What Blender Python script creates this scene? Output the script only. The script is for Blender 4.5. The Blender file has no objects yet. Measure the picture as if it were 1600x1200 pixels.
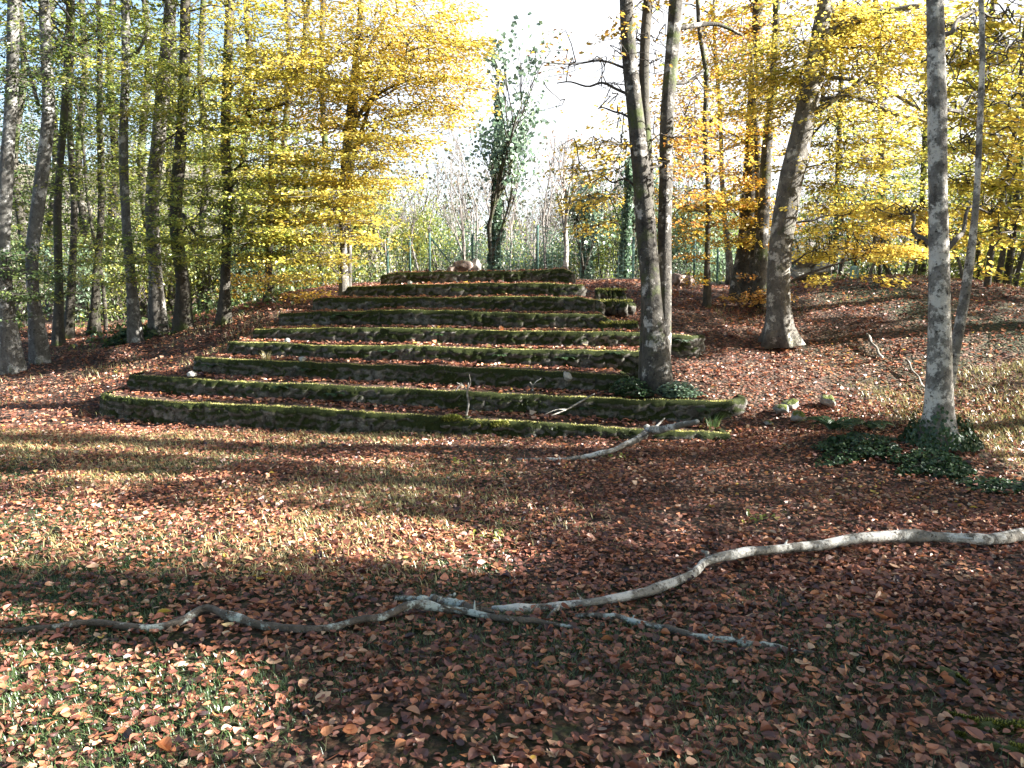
import bpy, math, random
import numpy as np
from mathutils import Vector

# ------------------------------------------------------------------ scene
S = bpy.context.scene
COL = S.collection
R = math.radians
F, CX, CY = 1256.0, 800.0, 600.0          # lens of the photograph in its own pixels
EYE = np.array([0.0, 0.0, 1.6])
TH = math.atan(150.0 / F)
FWD = np.array([0, math.cos(TH), -math.sin(TH)])
UPV = np.array([0, math.sin(TH), math.cos(TH)])
RGT = np.array([1.0, 0, 0])
SUN_AZ = math.atan2(-0.12, 0.99)           # direction towards the sun in plan
SUN_EL = R(27)
SUN = np.array([math.cos(SUN_EL) * math.cos(SUN_AZ), math.cos(SUN_EL) * math.sin(SUN_AZ), math.sin(SUN_EL)])


def ray(px, py):
    return FWD + RGT * (px - CX) / F + UPV * (CY - py) / F


def P(px, py, Y):
    d = ray(px, py)
    return EYE + d * (Y / d[1])


def smooth(a, b, x):
    t = np.clip((x - a) / (b - a), 0, 1)
    return t * t * (3 - 2 * t)


# ------------------------------------------------------------------ noise
_NR = np.random.default_rng(5)
_NT = _NR.random((64, 64, 64))


def vnoise(x, y, z=0.0):
    x, y, z = np.broadcast_arrays(np.asarray(x, float), np.asarray(y, float), np.asarray(z, float))
    xi, yi, zi = np.floor(x).astype(int), np.floor(y).astype(int), np.floor(z).astype(int)
    fx, fy, fz = x - xi, y - yi, z - zi
    fx, fy, fz = fx * fx * (3 - 2 * fx), fy * fy * (3 - 2 * fy), fz * fz * (3 - 2 * fz)
    r = 0
    for i in (0, 1):
        for j in (0, 1):
            for k in (0, 1):
                w = (fx if i else 1 - fx) * (fy if j else 1 - fy) * (fz if k else 1 - fz)
                r = r + w * _NT[(xi + i) & 63, (yi + j) & 63, (zi + k) & 63]
    return r * 2 - 1


def fbm(x, y, z=0.0, o=3):
    r, a = 0, 1.0
    for k in range(o):
        r = r + a * vnoise(np.asarray(x) * 2 ** k + 17 * k, np.asarray(y) * 2 ** k + 5 * k, np.asarray(z) * 2 ** k)
        a *= 0.5
    return r


def voro(u, v, cu, cv, seed=0):
    """distance to the nearest and second nearest stone centre and the id of the nearest, on an irregular grid"""
    iu, iv = np.floor(u / cu).astype(int), np.floor(v / cv).astype(int)
    best = np.full(u.shape, 9.0); sec = np.full(u.shape, 9.0); idn = np.zeros(u.shape)
    for a in (-1, 0, 1):
        for b in (-1, 0, 1):
            gu, gv = iu + a, iv + b
            h1 = _NT[(gu * 7 + seed) & 63, (gv * 13 + 3) & 63, seed & 63]
            h2 = _NT[(gu * 11 + 9) & 63, (gv * 5 + seed) & 63, (seed + 7) & 63]
            d = np.hypot((u / cu - gu - 0.15 - 0.7 * h1), (v / cv - gv - 0.15 - 0.7 * h2))
            nb = d < best
            sec = np.where(nb, best, np.minimum(sec, d))
            idn = np.where(nb, h1 * 0.61 + h2 * 0.39, idn)
            best = np.where(nb, d, best)
    return best, sec, idn


# ------------------------------------------------------------------ terrain
ROWD, ROWH = 0.62, 0.205


def y1(x):
    x = np.asarray(x, float)
    return 8.55 - 0.14 * x + 0.062 * np.maximum(0, -2 - x) ** 2


def H(x, y):
    x = np.asarray(x, float); y = np.asarray(y, float)
    xc = np.clip(x, -6.5, 7)
    s = y - y1(xc) + 0.12 * vnoise(x * 0.5 + 3, y * 0.5)
    s = s - 0.16
    sr = np.where(x < 0, 0.33 - 0.17 * smooth(3.8, 9.0, -x), 0.33 - 0.085 * smooth(2.0, 5.0, x))
    cap = np.where(x < 0, 1.78 - 0.85 * smooth(2.6, 8.0, -x), 1.78 - 0.02 * smooth(2, 5, x) - 0.70 * smooth(7.0, 11, x))
    z = sr * (np.sqrt(s * s + 0.03) + s) * 0.5
    z = cap * (1 - np.exp(-(z / cap) ** 1.0 * 1.0 - 0.55 * (z / cap) ** 3))
    # sinks under the stone terraces
    s = s + 0.16; f = s / ROWD
    xl = -5.55 + np.clip(f, 0, 8) * 0.43
    xr = 2.25 - np.clip(f - 0.3, 0, 8) * 0.05
    xr = np.where(f > 1.9, 2.1 - 0.16 * np.clip(f - 1.9, 0, 7), xr)
    ins = smooth(-0.05, 0.25, x - xl) * smooth(0.05, 0.30, xr - x) * smooth(-0.02, 0.16, s) * smooth(0.3, 0.0, s - 9 * ROWD)
    z = z - ins * 0.42
    # mound under the nearest tree on the right and a bank edge to its right
    z = z + 0.20 * np.exp(-(((x - 3.75) / 0.75) ** 2 + ((y - 7.15) / 0.55) ** 2))
    z = z + 0.16 * np.exp(-(((x - 3.0) / 0.42) ** 2 + ((y - 7.55) / 0.35) ** 2))
    z = z + 0.25 * smooth(4.0, 8.0, x) * smooth(4.5, 8.0, y)
    z = z + 0.32 * np.exp(-(((x - 6.3) / 2.4) ** 2 + ((y - 13.4) / 2.2) ** 2))
    # falls away behind the fence
    z = z - 1.1 * smooth(19, 30, y) * smooth(-6, -1, x)
    # bumps
    z = z + 0.030 * fbm(x * 0.9, y * 0.9) + 0.012 * fbm(x * 3.1, y * 3.1 + 9)
    z = z + 0.05 * fbm(x * 0.7 + 40, y * 0.7) * smooth(9, 12, y)
    return z


def G(px, py):
    """the point of the ground seen at a pixel of the photograph"""
    d = ray(px, py)
    t = np.linspace(1.5, 60, 4000)
    p = EYE[None] + d[None] * t[:, None]
    below = p[:, 2] < H(p[:, 0], p[:, 1])
    k = int(np.argmax(below)) if below.any() else len(t) - 1
    q = p[k].copy(); q[2] = float(H(q[0], q[1]))
    return q


def hz(x, y):
    return float(H(x, y))


# ------------------------------------------------------------------ mesh building
def tag(o, label=None, cat=None, group=None, kind=None):
    if label: o['label'] = label
    if cat: o['category'] = cat
    if group: o['group'] = group
    if kind: o['kind'] = kind
    return o


def empty(name, loc=(0, 0, 0), label=None, cat=None, group=None):
    o = bpy.data.objects.new(name, None); COL.objects.link(o)
    o.location = [float(v) for v in loc]; o.empty_display_size = 0.2
    return tag(o, label, cat, group)


class MB:
    """collects vertices, triangles, quads and a per vertex number; build() links them as ONE mesh object"""
    def __init__(self):
        self.v, self.q, self.t, self.a, self.qm, self.tm, self.n = [], [], [], [], [], [], 0

    def add(self, v, quads=None, tris=None, a=0.5, m=0):
        v = np.asarray(v, float).reshape(-1, 3)
        if len(v) == 0: return
        self.v.append(v)
        self.a.append(np.broadcast_to(np.asarray(a, float), (len(v),)))
        if quads is not None and len(quads):
            q = np.asarray(quads, np.int64).reshape(-1, 4) + self.n; self.q.append(q); self.qm.append(np.full(len(q), m))
        if tris is not None and len(tris):
            t = np.asarray(tris, np.int64).reshape(-1, 3) + self.n; self.t.append(t); self.tm.append(np.full(len(t), m))
        self.n += len(v)

    def build(self, name, mats, parent=None, smooth_=True):
        if self.n == 0: return None
        v = np.concatenate(self.v); a = np.concatenate(self.a)
        if parent is not None: v = v - np.array(parent.location)[None]
        q = np.concatenate(self.q) if self.q else np.zeros((0, 4), np.int64)
        t = np.concatenate(self.t) if self.t else np.zeros((0, 3), np.int64)
        mi = np.concatenate(([np.concatenate(self.qm)] if self.q else []) + ([np.concatenate(self.tm)] if self.t else []))
        me = bpy.data.meshes.new(name)
        me.vertices.add(len(v)); me.vertices.foreach_set('co', v.astype(np.float32).ravel())
        li = np.concatenate([q.ravel(), t.ravel()]).astype(np.int32)
        me.loops.add(len(li)); me.loops.foreach_set('vertex_index', li)
        st = np.concatenate([np.arange(len(q)) * 4, len(q) * 4 + np.arange(len(t)) * 3]).astype(np.int32)
        me.polygons.add(len(st)); me.polygons.foreach_set('loop_start', st)
        me.polygons.foreach_set('material_index', mi.astype(np.int32))
        me.polygons.foreach_set('use_smooth', np.full(len(st), bool(smooth_)))
        at = me.attributes.new('rnd', 'FLOAT', 'POINT'); at.data.foreach_set('value', a.astype(np.float32))
        me.update(calc_edges=True)
        if not isinstance(mats, (list, tuple)): mats = [mats]
        for m in mats: me.materials.append(m)
        o = bpy.data.objects.new(name, me); COL.objects.link(o)
        if parent is not None: o.parent = parent
        return o

    def merge(self, o, moff):
        for v in o.v: self.v.append(v)
        self.a += o.a
        for x, m in zip(o.q, o.qm): self.q.append(x + self.n); self.qm.append(m + moff)
        for x, m in zip(o.t, o.tm): self.t.append(x + self.n); self.tm.append(m + moff)
        self.n += o.n

    # -- shapes
    def tube(self, pts, rad, sides=12, bump=0.0, seed=0, cap=True, a=0.5, m=0, flare=None):
        pts = np.asarray(pts, float); rad = np.asarray(rad, float); n = len(pts)
        tan = np.gradient(pts, axis=0); tan /= np.linalg.norm(tan, axis=1)[:, None] + 1e-9
        ref = np.array([1.0, 0.05, 0.0]) if abs(tan[:, 0]).mean() < 0.8 else np.array([0.0, 0.0, 1.0])
        e1 = np.cross(tan, ref); e1 /= np.linalg.norm(e1, axis=1)[:, None] + 1e-9
        e2 = np.cross(tan, e1)
        ang = np.linspace(0, 2 * np.pi, sides, endpoint=False)
        rr = np.repeat(rad[:, None], sides, 1)
        if bump:
            L = np.concatenate([[0], np.cumsum(np.linalg.norm(np.diff(pts, axis=0), axis=1))])
            c, s = np.cos(ang)[None], np.sin(ang)[None]
            rr = rr * (1 + bump * fbm(c * 1.3 + seed * 3.7, s * 1.3 + seed, L[:, None] * 1.6, 3))
            if flare is not None:
                k = np.exp(-L / flare)[:, None]
                rr = rr * (1 + k * (0.34 + 0.36 * np.cos(ang[None] * 5 + seed + 0.8 * vnoise(ang[None] * 0.8, seed + 0.5))))
        v = pts[:, None] + e1[:, None] * (np.cos(ang)[None, :, None] * rr[..., None]) + e2[:, None] * (np.sin(ang)[None, :, None] * rr[..., None])
        i = np.arange(n - 1)[:, None] * sides; j = np.arange(sides)[None]; j2 = (j + 1) % sides
        q = np.stack([i + j, i + j2, i + sides + j2, i + sides + j], -1).reshape(-1, 4)
        vv = v.reshape(-1, 3); tr = None
        if cap:
            vv = np.concatenate([vv, pts[:1], pts[-1:]]); a0 = n * sides; jj = np.arange(sides); jn = (jj + 1) % sides
            tr = np.concatenate([np.stack([np.full(sides, a0), jn, jj], -1),
                                 np.stack([np.full(sides, a0 + 1), (n - 1) * sides + jj, (n - 1) * sides + jn], -1)])
        self.add(vv, q, tr, a, m)

    def segs(self, p0, p1, r0, r1, sides=3, a=0.5, m=0, carve=False):
        p0 = np.asarray(p0, float).reshape(-1, 3); p1 = np.asarray(p1, float).reshape(-1, 3); n = len(p0)
        if n == 0: return
        r0 = np.broadcast_to(np.asarray(r0, float), (n,)); r1 = np.broadcast_to(np.asarray(r1, float), (n,))
        if carve:
            k = ~(shadows_lit(p0 * .2 + p1 * .8) | shadows_lit((p0 + p1) / 2) | shadows_lit(p0 * .8 + p1 * .2)); p0, p1, r0, r1 = p0[k], p1[k], r0[k], r1[k]; n = len(p0)
            if n == 0: return
        t = p1 - p0; t = t / (np.linalg.norm(t, axis=1)[:, None] + 1e-9)
        ref = np.where(np.abs(t[:, 2:3]) < 0.9, np.array([[0, 0, 1.0]]), np.array([[1.0, 0, 0]]))
        e1 = np.cross(t, ref); e1 /= np.linalg.norm(e1, axis=1)[:, None] + 1e-9
        e2 = np.cross(t, e1)
        ang = np.linspace(0, 2 * np.pi, sides, endpoint=False)
        ring = e1[:, None] * np.cos(ang)[None, :, None] + e2[:, None] * np.sin(ang)[None, :, None]
        v = np.concatenate([p0[:, None] + ring * r0[:, None, None], p1[:, None] + ring * r1[:, None, None]], 1).reshape(-1, 3)
        b = np.arange(n)[:, None] * (2 * sides); j = np.arange(sides)[None]; j2 = (j + 1) % sides
        q = np.stack([b + j, b + j2, b + sides + j2, b + sides + j], -1).reshape(-1, 4)
        aa = a if np.ndim(a) == 0 else np.repeat(a, 2 * sides)
        self.add(v, q, None, aa, m)

    def leaves(self, c, d, nrm, size, width=0.6, fold=0.15, a=0.5, m=0, fine=True, curl=0.0):
        """c centres, d directions, nrm normals, all (n,3)"""
        c = np.asarray(c, float).reshape(-1, 3); n = len(c)
        if n == 0: return
        d = d / (np.linalg.norm(d, axis=1)[:, None] + 1e-9)
        s = np.cross(nrm, d); s /= np.linalg.norm(s, axis=1)[:, None] + 1e-9
        u = np.cross(d, s)
        L = np.broadcast_to(np.asarray(size, float), (n,))[:, None]; W = L * np.broadcast_to(np.asarray(width, float), (n,))[:, None]
        fo = np.broadcast_to(np.asarray(fold, float), (n,))[:, None] * L
        cu = np.broadcast_to(np.asarray(curl, float), (n,))[:, None] * L
        if fine == 2:
            T = np.array([-.5, -.36, -.14, .10, .30, .42, .5]); HW = np.array([0, .34, .5, .46, .27, .12, 0])
            wob = 1 + 0.22 * (np.random.default_rng(n).random((n, 5, 2)) - 0.5)
            mid = c[:, None] + d[:, None] * (T[None, :, None] * L[:, None]) + u[:, None] * (cu[:, None] * (4 * T[None, :, None] ** 2 - 0.3))
            lf = mid[:, 1:6] + s[:, None] * (W[:, None] * HW[None, 1:6, None] * wob[:, :, :1]) + u[:, None] * (fo[:, None] * (HW[None, 1:6, None] * 2))
            rt = mid[:, 1:6] - s[:, None] * (W[:, None] * HW[None, 1:6, None] * wob[:, :, 1:]) + u[:, None] * (fo[:, None] * (HW[None, 1:6, None] * 2))
            v = np.concatenate([mid, lf, rt], 1).reshape(-1, 3); k = np.arange(n)[:, None] * 17
            q = np.concatenate([k + np.array([[i + 1, i + 2, 7 + i + 1, 7 + i]]) for i in range(4)] + [k + np.array([[12 + i, 12 + i + 1, i + 2, i + 1]]) for i in range(4)])
            t = np.concatenate([k + np.array([[0, 1, 7]]), k + np.array([[12, 1, 0]]), k + np.array([[5, 6, 11]]), k + np.array([[6, 5, 16]])])
            self.add(v, q, t, a if np.ndim(a) == 0 else np.repeat(a, 17), m); return
        if fine:
            b = c - d * L * 0.5 + u * cu; t = c + d * L * 0.5 + u * cu * 1.3
            l1 = c - d * L * 0.20 + s * W * 0.46 + u * fo; l2 = c + d * L * 0.18 + s * W * 0.42 + u * fo * 1.1
            r1 = c - d * L * 0.20 - s * W * 0.46 + u * fo; r2 = c + d * L * 0.18 - s * W * 0.42 + u * fo * 0.9
            v = np.stack([b, r1, r2, t, l2, l1], 1).reshape(-1, 3); k = np.arange(n)[:, None] * 6
            q = np.concatenate([k + np.array([[0, 1, 2, 3]]), k + np.array([[0, 3, 4, 5]])]); w = 6
        else:
            b = c - d * L * 0.5; t = c + d * L * 0.5; l = c + s * W * 0.5 + u * fo; r = c - s * W * 0.5 + u * fo
            v = np.stack([b, r, t, l], 1).reshape(-1, 3); q = np.arange(n)[:, None] * 4 + np.array([[0, 1, 2, 3]]); w = 4
        self.add(v, q, None, a if np.ndim(a) == 0 else np.repeat(a, w), m)

    def blades(self, c, d, h, w, a=0.5, m=0, bend=0.4):
        c = np.asarray(c, float); n = len(c)
        if n == 0: return
        h = np.broadcast_to(np.asarray(h, float), (n,))[:, None]; w = np.broadcast_to(np.asarray(w, float), (n,))[:, None]
        s = np.stack([-d[:, 1], d[:, 0], np.zeros(n)], 1); s /= np.linalg.norm(s, axis=1)[:, None] + 1e-9
        up = np.array([[0, 0, 1.0]]); dh = d * np.array([[1, 1, 0]])
        m1 = c + up * h * 0.6 + dh * h * bend * 0.35; t = c + up * h * 0.95 + dh * h * bend
        v = np.stack([c - s * w * .5, c + s * w * .5, m1 + s * w * .4, m1 - s * w * .4, t], 1).reshape(-1, 3)
        k = np.arange(n)[:, None] * 5
        self.add(v, k + np.array([[0, 1, 2, 3]]), k + np.array([[3, 2, 4]]), a if np.ndim(a) == 0 else np.repeat(a, 5), m)

    def rock(self, c, r, seed=0, sub=14, a=0.5, m=0, rough=0.28):
        th = np.linspace(0, np.pi, sub); ph = np.linspace(0, 2 * np.pi, sub * 2, endpoint=False)
        T, Q = np.meshgrid(th, ph, indexing='ij')
        d = np.stack([np.sin(T) * np.cos(Q), np.sin(T) * np.sin(Q), np.cos(T)], -1)
        # angular: cut by random planes, then roughened
        rg = np.random.default_rng(seed + 100); k = np.ones(T.shape)
        for _ in range(13):
            nn = rg.normal(size=3); nn /= np.linalg.norm(nn); hh = rg.uniform(0.52, 0.92)
            dp = d @ nn; k = np.where(dp > 0.05, np.minimum(k, hh / np.maximum(dp, 0.05)), k)
        k = k * (1 + rough * 0.35 * fbm(d[..., 0] * 2.2 + seed, d[..., 1] * 2.2, d[..., 2] * 2.2 + seed, 3))
        v = np.asarray(c)[None, None] + d * k[..., None] * np.asarray(r)[None, None]
        w = sub * 2; i = np.arange(sub - 1)[:, None] * w; j = np.arange(w)[None]; j2 = (j + 1) % w
        q = np.stack([i + j, i + w + j, i + w + j2, i + j2], -1).reshape(-1, 4)
        self.add(v.reshape(-1, 3), q, None, a, m)


def spl(pts, n):
    """smooth resampling of a short polyline (rows may carry extra numbers such as a radius)"""
    p = np.asarray(pts, float)
    t = np.concatenate([[0], np.cumsum(np.maximum(1e-6, np.linalg.norm(np.diff(p[:, :3], axis=0), axis=1)))])
    u = np.linspace(0, t[-1], n)
    m = np.gradient(p, t, axis=0) if len(p) > 2 else np.repeat((p[1:] - p[:1]) / t[-1], 2, 0)
    k = np.clip(np.searchsorted(t, u, side='right') - 1, 0, len(p) - 2)
    h = (t[k + 1] - t[k])[:, None]; s = ((u - t[k]) / (t[k + 1] - t[k]))[:, None]
    return ((2 * s**3 - 3 * s**2 + 1) * p[k] + (s**3 - 2 * s**2 + s) * h * m[k] + (-2 * s**3 + 3 * s**2) * p[k + 1] + (s**3 - s**2) * h * m[k + 1])


# ------------------------------------------------------------------ materials
class NT:
    def __init__(self, name):
        self.m = bpy.data.materials.new(name); self.m.use_nodes = True
        self.t = self.m.node_tree; self.t.nodes.clear()
        self.out = self.n('ShaderNodeOutputMaterial')

    def n(self, typ, **kw):
        x = self.t.nodes.new(typ)
        for k, v in kw.items(): setattr(x, k, v)
        return x

    def l(self, a, b): self.t.links.new(a, b)

    def noise(self, vec, scale, detail=4, rough=0.55):
        x = self.n('ShaderNodeTexNoise'); x.inputs['Scale'].default_value = scale
        x.inputs['Detail'].default_value = detail; x.inputs['Roughness'].default_value = rough
        self.l(vec, x.inputs['Vector']); return x.outputs['Fac']

    def vor(self, vec, scale, out='Distance', feature='F1'):
        x = self.n('ShaderNodeTexVoronoi', feature=feature); x.inputs['Scale'].default_value = scale
        self.l(vec, x.inputs['Vector']); return x.outputs[out]

    def ramp(self, fac, stops, interp='LINEAR'):
        x = self.n('ShaderNodeValToRGB'); r = x.color_ramp; r.interpolation = interp
        while len(r.elements) < len(stops): r.elements.new(0.5)
        for e, (p, c) in zip(r.elements, stops):
            e.position = p
            e.color = (c[0], c[1], c[2], 1) if hasattr(c, '__len__') else (c, c, c, 1)
        self.l(fac, x.inputs['Fac']); return x.outputs['Color']

    def mix(self, fac, a, b, mode='MIX'):
        x = self.n('ShaderNodeMix', data_type='RGBA', blend_type=mode)
        for s, v in ((x.inputs[0], fac), (x.inputs[6], a), (x.inputs[7], b)):
            if hasattr(v, 'links'): self.l(v, s)
            elif hasattr(v, '__len__'): s.default_value = (*v[:3], 1)
            else: s.default_value = v
        return x.outputs[2]

    def math(self, op, a, b=0.0):
        x = self.n('ShaderNodeMath', operation=op)
        for s, v in zip(x.inputs, (a, b)):
            if hasattr(v, 'links'): self.l(v, s)
            else: s.default_value = v
        return x.outputs[0]

    def coords(self, scale=(1, 1, 1)):
        c = self.n('ShaderNodeTexCoord').outputs['Object']
        if scale == (1, 1, 1): return c
        mp = self.n('ShaderNodeMapping'); mp.inputs['Scale'].default_value = scale
        self.l(c, mp.inputs['Vector']); return mp.outputs['Vector']

    def attr(self, name='rnd'):
        return self.n('ShaderNodeAttribute', attribute_name=name).outputs['Fac']

    def bump(self, h, strength=0.5, dist=0.02):
        b = self.n('ShaderNodeBump'); b.inputs['Strength'].default_value = strength; b.inputs['Distance'].default_value = dist
        self.l(h, b.inputs['Height']); return b.outputs['Normal']

    def principled(self, color, rough=0.8, normal=None, spec=0.3):
        p = self.n('ShaderNodeBsdfPrincipled')
        if hasattr(color, 'links'): self.l(color, p.inputs['Base Color'])
        else: p.inputs['Base Color'].default_value = (*color, 1)
        p.inputs['Roughness'].default_value = rough; p.inputs['Specular IOR Level'].default_value = spec
        if normal is not None: self.l(normal, p.inputs['Normal'])
        self.l(p.outputs[0], self.out.inputs[0]); return self.m


def leaf_mat(name, stops, trans=0.45, gloss=0.06):
    t = NT(name)
    col = t.ramp(t.attr(), stops)
    d = t.n('ShaderNodeBsdfDiffuse'); tr = t.n('ShaderNodeBsdfTranslucent'); g = t.n('ShaderNodeBsdfGlossy')
    g.inputs['Roughness'].default_value = 0.45
    t.l(col, d.inputs['Color']); t.l(col, tr.inputs['Color'])
    m1 = t.n('ShaderNodeMixShader'); m1.inputs[0].default_value = trans
    t.l(d.outputs[0], m1.inputs[1]); t.l(tr.outputs[0], m1.inputs[2])
    m2 = t.n('ShaderNodeMixShader'); m2.inputs[0].default_value = gloss
    t.l(m1.outputs[0], m2.inputs[1]); t.l(g.outputs[0], m2.inputs[2])
    t.l(m2.outputs[0], t.out.inputs[0])
    return t.m


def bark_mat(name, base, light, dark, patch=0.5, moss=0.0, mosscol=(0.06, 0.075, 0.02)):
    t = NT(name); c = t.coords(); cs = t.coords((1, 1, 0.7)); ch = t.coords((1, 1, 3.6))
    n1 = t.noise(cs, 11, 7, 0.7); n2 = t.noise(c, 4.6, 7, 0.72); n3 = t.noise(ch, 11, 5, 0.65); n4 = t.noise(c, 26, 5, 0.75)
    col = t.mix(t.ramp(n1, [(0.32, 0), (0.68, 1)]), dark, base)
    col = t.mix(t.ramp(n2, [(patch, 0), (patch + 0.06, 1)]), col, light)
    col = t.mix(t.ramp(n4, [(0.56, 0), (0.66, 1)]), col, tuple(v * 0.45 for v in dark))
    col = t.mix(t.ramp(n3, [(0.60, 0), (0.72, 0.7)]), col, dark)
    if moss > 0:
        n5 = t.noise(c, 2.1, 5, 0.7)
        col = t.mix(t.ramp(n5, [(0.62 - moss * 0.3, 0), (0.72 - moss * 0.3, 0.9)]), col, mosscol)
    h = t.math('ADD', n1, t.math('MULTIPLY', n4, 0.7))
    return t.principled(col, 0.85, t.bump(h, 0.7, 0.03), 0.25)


M = {}
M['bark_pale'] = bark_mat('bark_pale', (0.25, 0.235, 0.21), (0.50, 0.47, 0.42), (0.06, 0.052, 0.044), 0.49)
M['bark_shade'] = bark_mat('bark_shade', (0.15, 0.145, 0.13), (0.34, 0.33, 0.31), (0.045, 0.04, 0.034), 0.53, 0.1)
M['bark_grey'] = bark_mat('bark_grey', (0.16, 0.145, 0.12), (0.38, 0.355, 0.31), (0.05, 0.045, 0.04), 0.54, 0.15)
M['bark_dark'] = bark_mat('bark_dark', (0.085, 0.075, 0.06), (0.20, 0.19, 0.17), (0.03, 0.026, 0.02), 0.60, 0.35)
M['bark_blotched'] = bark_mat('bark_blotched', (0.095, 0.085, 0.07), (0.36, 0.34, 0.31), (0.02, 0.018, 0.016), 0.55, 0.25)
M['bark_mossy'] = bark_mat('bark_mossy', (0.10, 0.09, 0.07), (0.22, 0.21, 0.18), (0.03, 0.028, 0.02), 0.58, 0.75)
M['dead_wood'] = bark_mat('dead_wood', (0.27, 0.25, 0.215), (0.50, 0.475, 0.43), (0.06, 0.05, 0.04), 0.49)
M['lichen_wood'] = bark_mat('lichen_wood', (0.13, 0.11, 0.09), (0.36, 0.40, 0.37), (0.045, 0.038, 0.03), 0.52)
M['twig'] = bark_mat('twig', (0.10, 0.085, 0.07), (0.2, 0.18, 0.15), (0.04, 0.035, 0.03), 0.58)
M['far_twig'] = bark_mat('far_twig', (0.17, 0.15, 0.13), (0.27, 0.24, 0.22), (0.13, 0.11, 0.10), 0.52)

M['leaf_yellow'] = leaf_mat('leaf_yellow', [(0, (0.28, 0.29, 0.03)), (0.3, (0.55, 0.47, 0.08)), (0.65, (0.72, 0.57, 0.11)), (1, (0.64, 0.42, 0.08))], 0.5)
M['leaf_gold'] = leaf_mat('leaf_gold', [(0, (0.32, 0.30, 0.04)), (0.35, (0.55, 0.40, 0.05)), (0.7, (0.62, 0.36, 0.04)), (1, (0.55, 0.23, 0.035))], 0.5)
M['leaf_lime'] = leaf_mat('leaf_lime', [(0, (0.08, 0.13, 0.02)), (0.35, (0.21, 0.26, 0.05)), (0.7, (0.40, 0.39, 0.06)), (1, (0.60, 0.48, 0.08))], 0.5)
M['leaf_green'] = leaf_mat('leaf_green', [(0, (0.03, 0.06, 0.02)), (0.4, (0.07, 0.11, 0.03)), (0.8, (0.14, 0.17, 0.04)), (1, (0.28, 0.26, 0.05))], 0.4)
M['leaf_orange'] = leaf_mat('leaf_orange', [(0, (0.42, 0.31, 0.06)), (0.4, (0.55, 0.36, 0.06)), (0.8, (0.54, 0.27, 0.05)), (1, (0.40, 0.16, 0.05))], 0.5)
M['leaf_russet'] = leaf_mat('leaf_russet', [(0, (0.22, 0.11, 0.05)), (0.5, (0.36, 0.16, 0.05)), (1, (0.45, 0.22, 0.10))], 0.45)
M['leaf_ivy'] = leaf_mat('leaf_ivy', [(0, (0.015, 0.04, 0.018)), (0.5, (0.028, 0.058, 0.022)), (0.85, (0.05, 0.09, 0.03)), (1, (0.09, 0.13, 0.035))], 0.25, 0.04)
M['leaf_teal'] = leaf_mat('leaf_teal', [(0, (0.06, 0.10, 0.07)), (0.5, (0.12, 0.19, 0.12)), (1, (0.22, 0.30, 0.16))], 0.5, 0.08)  # tones lightened to stand in for glare veiling the far ivy
M['leaf_far'] = leaf_mat('leaf_far', [(0, (0.04, 0.06, 0.035)), (0.4, (0.08, 0.10, 0.05)), (0.75, (0.16, 0.13, 0.075)), (1, (0.24, 0.16, 0.10))], 0.4, 0.03)
M['leaf_fallen'] = leaf_mat('leaf_fallen', [(0, (0.03, 0.016, 0.016)), (0.2, (0.09, 0.034, 0.025)), (0.45, (0.21, 0.078, 0.049)), (0.64, (0.32, 0.132, 0.078)), (0.76, (0.39, 0.15, 0.056)), (0.88, (0.45, 0.27, 0.17)), (0.98, (0.50, 0.38, 0.25)), (1, (0.55, 0.38, 0.07))], 0.28, 0.05)
M['grass'] = leaf_mat('grass', [(0, (0.02, 0.045, 0.014)), (0.5, (0.055, 0.105, 0.028)), (0.78, (0.11, 0.16, 0.04)), (0.93, (0.25, 0.24, 0.10)), (1, (0.42, 0.36, 0.18))], 0.4)
M['dry_grass'] = leaf_mat('dry_grass', [(0, (0.12, 0.13, 0.04)), (0.5, (0.30, 0.26, 0.10)), (1, (0.50, 0.41, 0.20))], 0.4)
M['moss'] = leaf_mat('moss', [(0, (0.02, 0.03, 0.008)), (0.4, (0.07, 0.09, 0.016)), (0.7, (0.32, 0.32, 0.06)), (1, (0.62, 0.55, 0.24))], 0.45, 0.02)  # pale end stands for sunlight on the terrace lips


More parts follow.
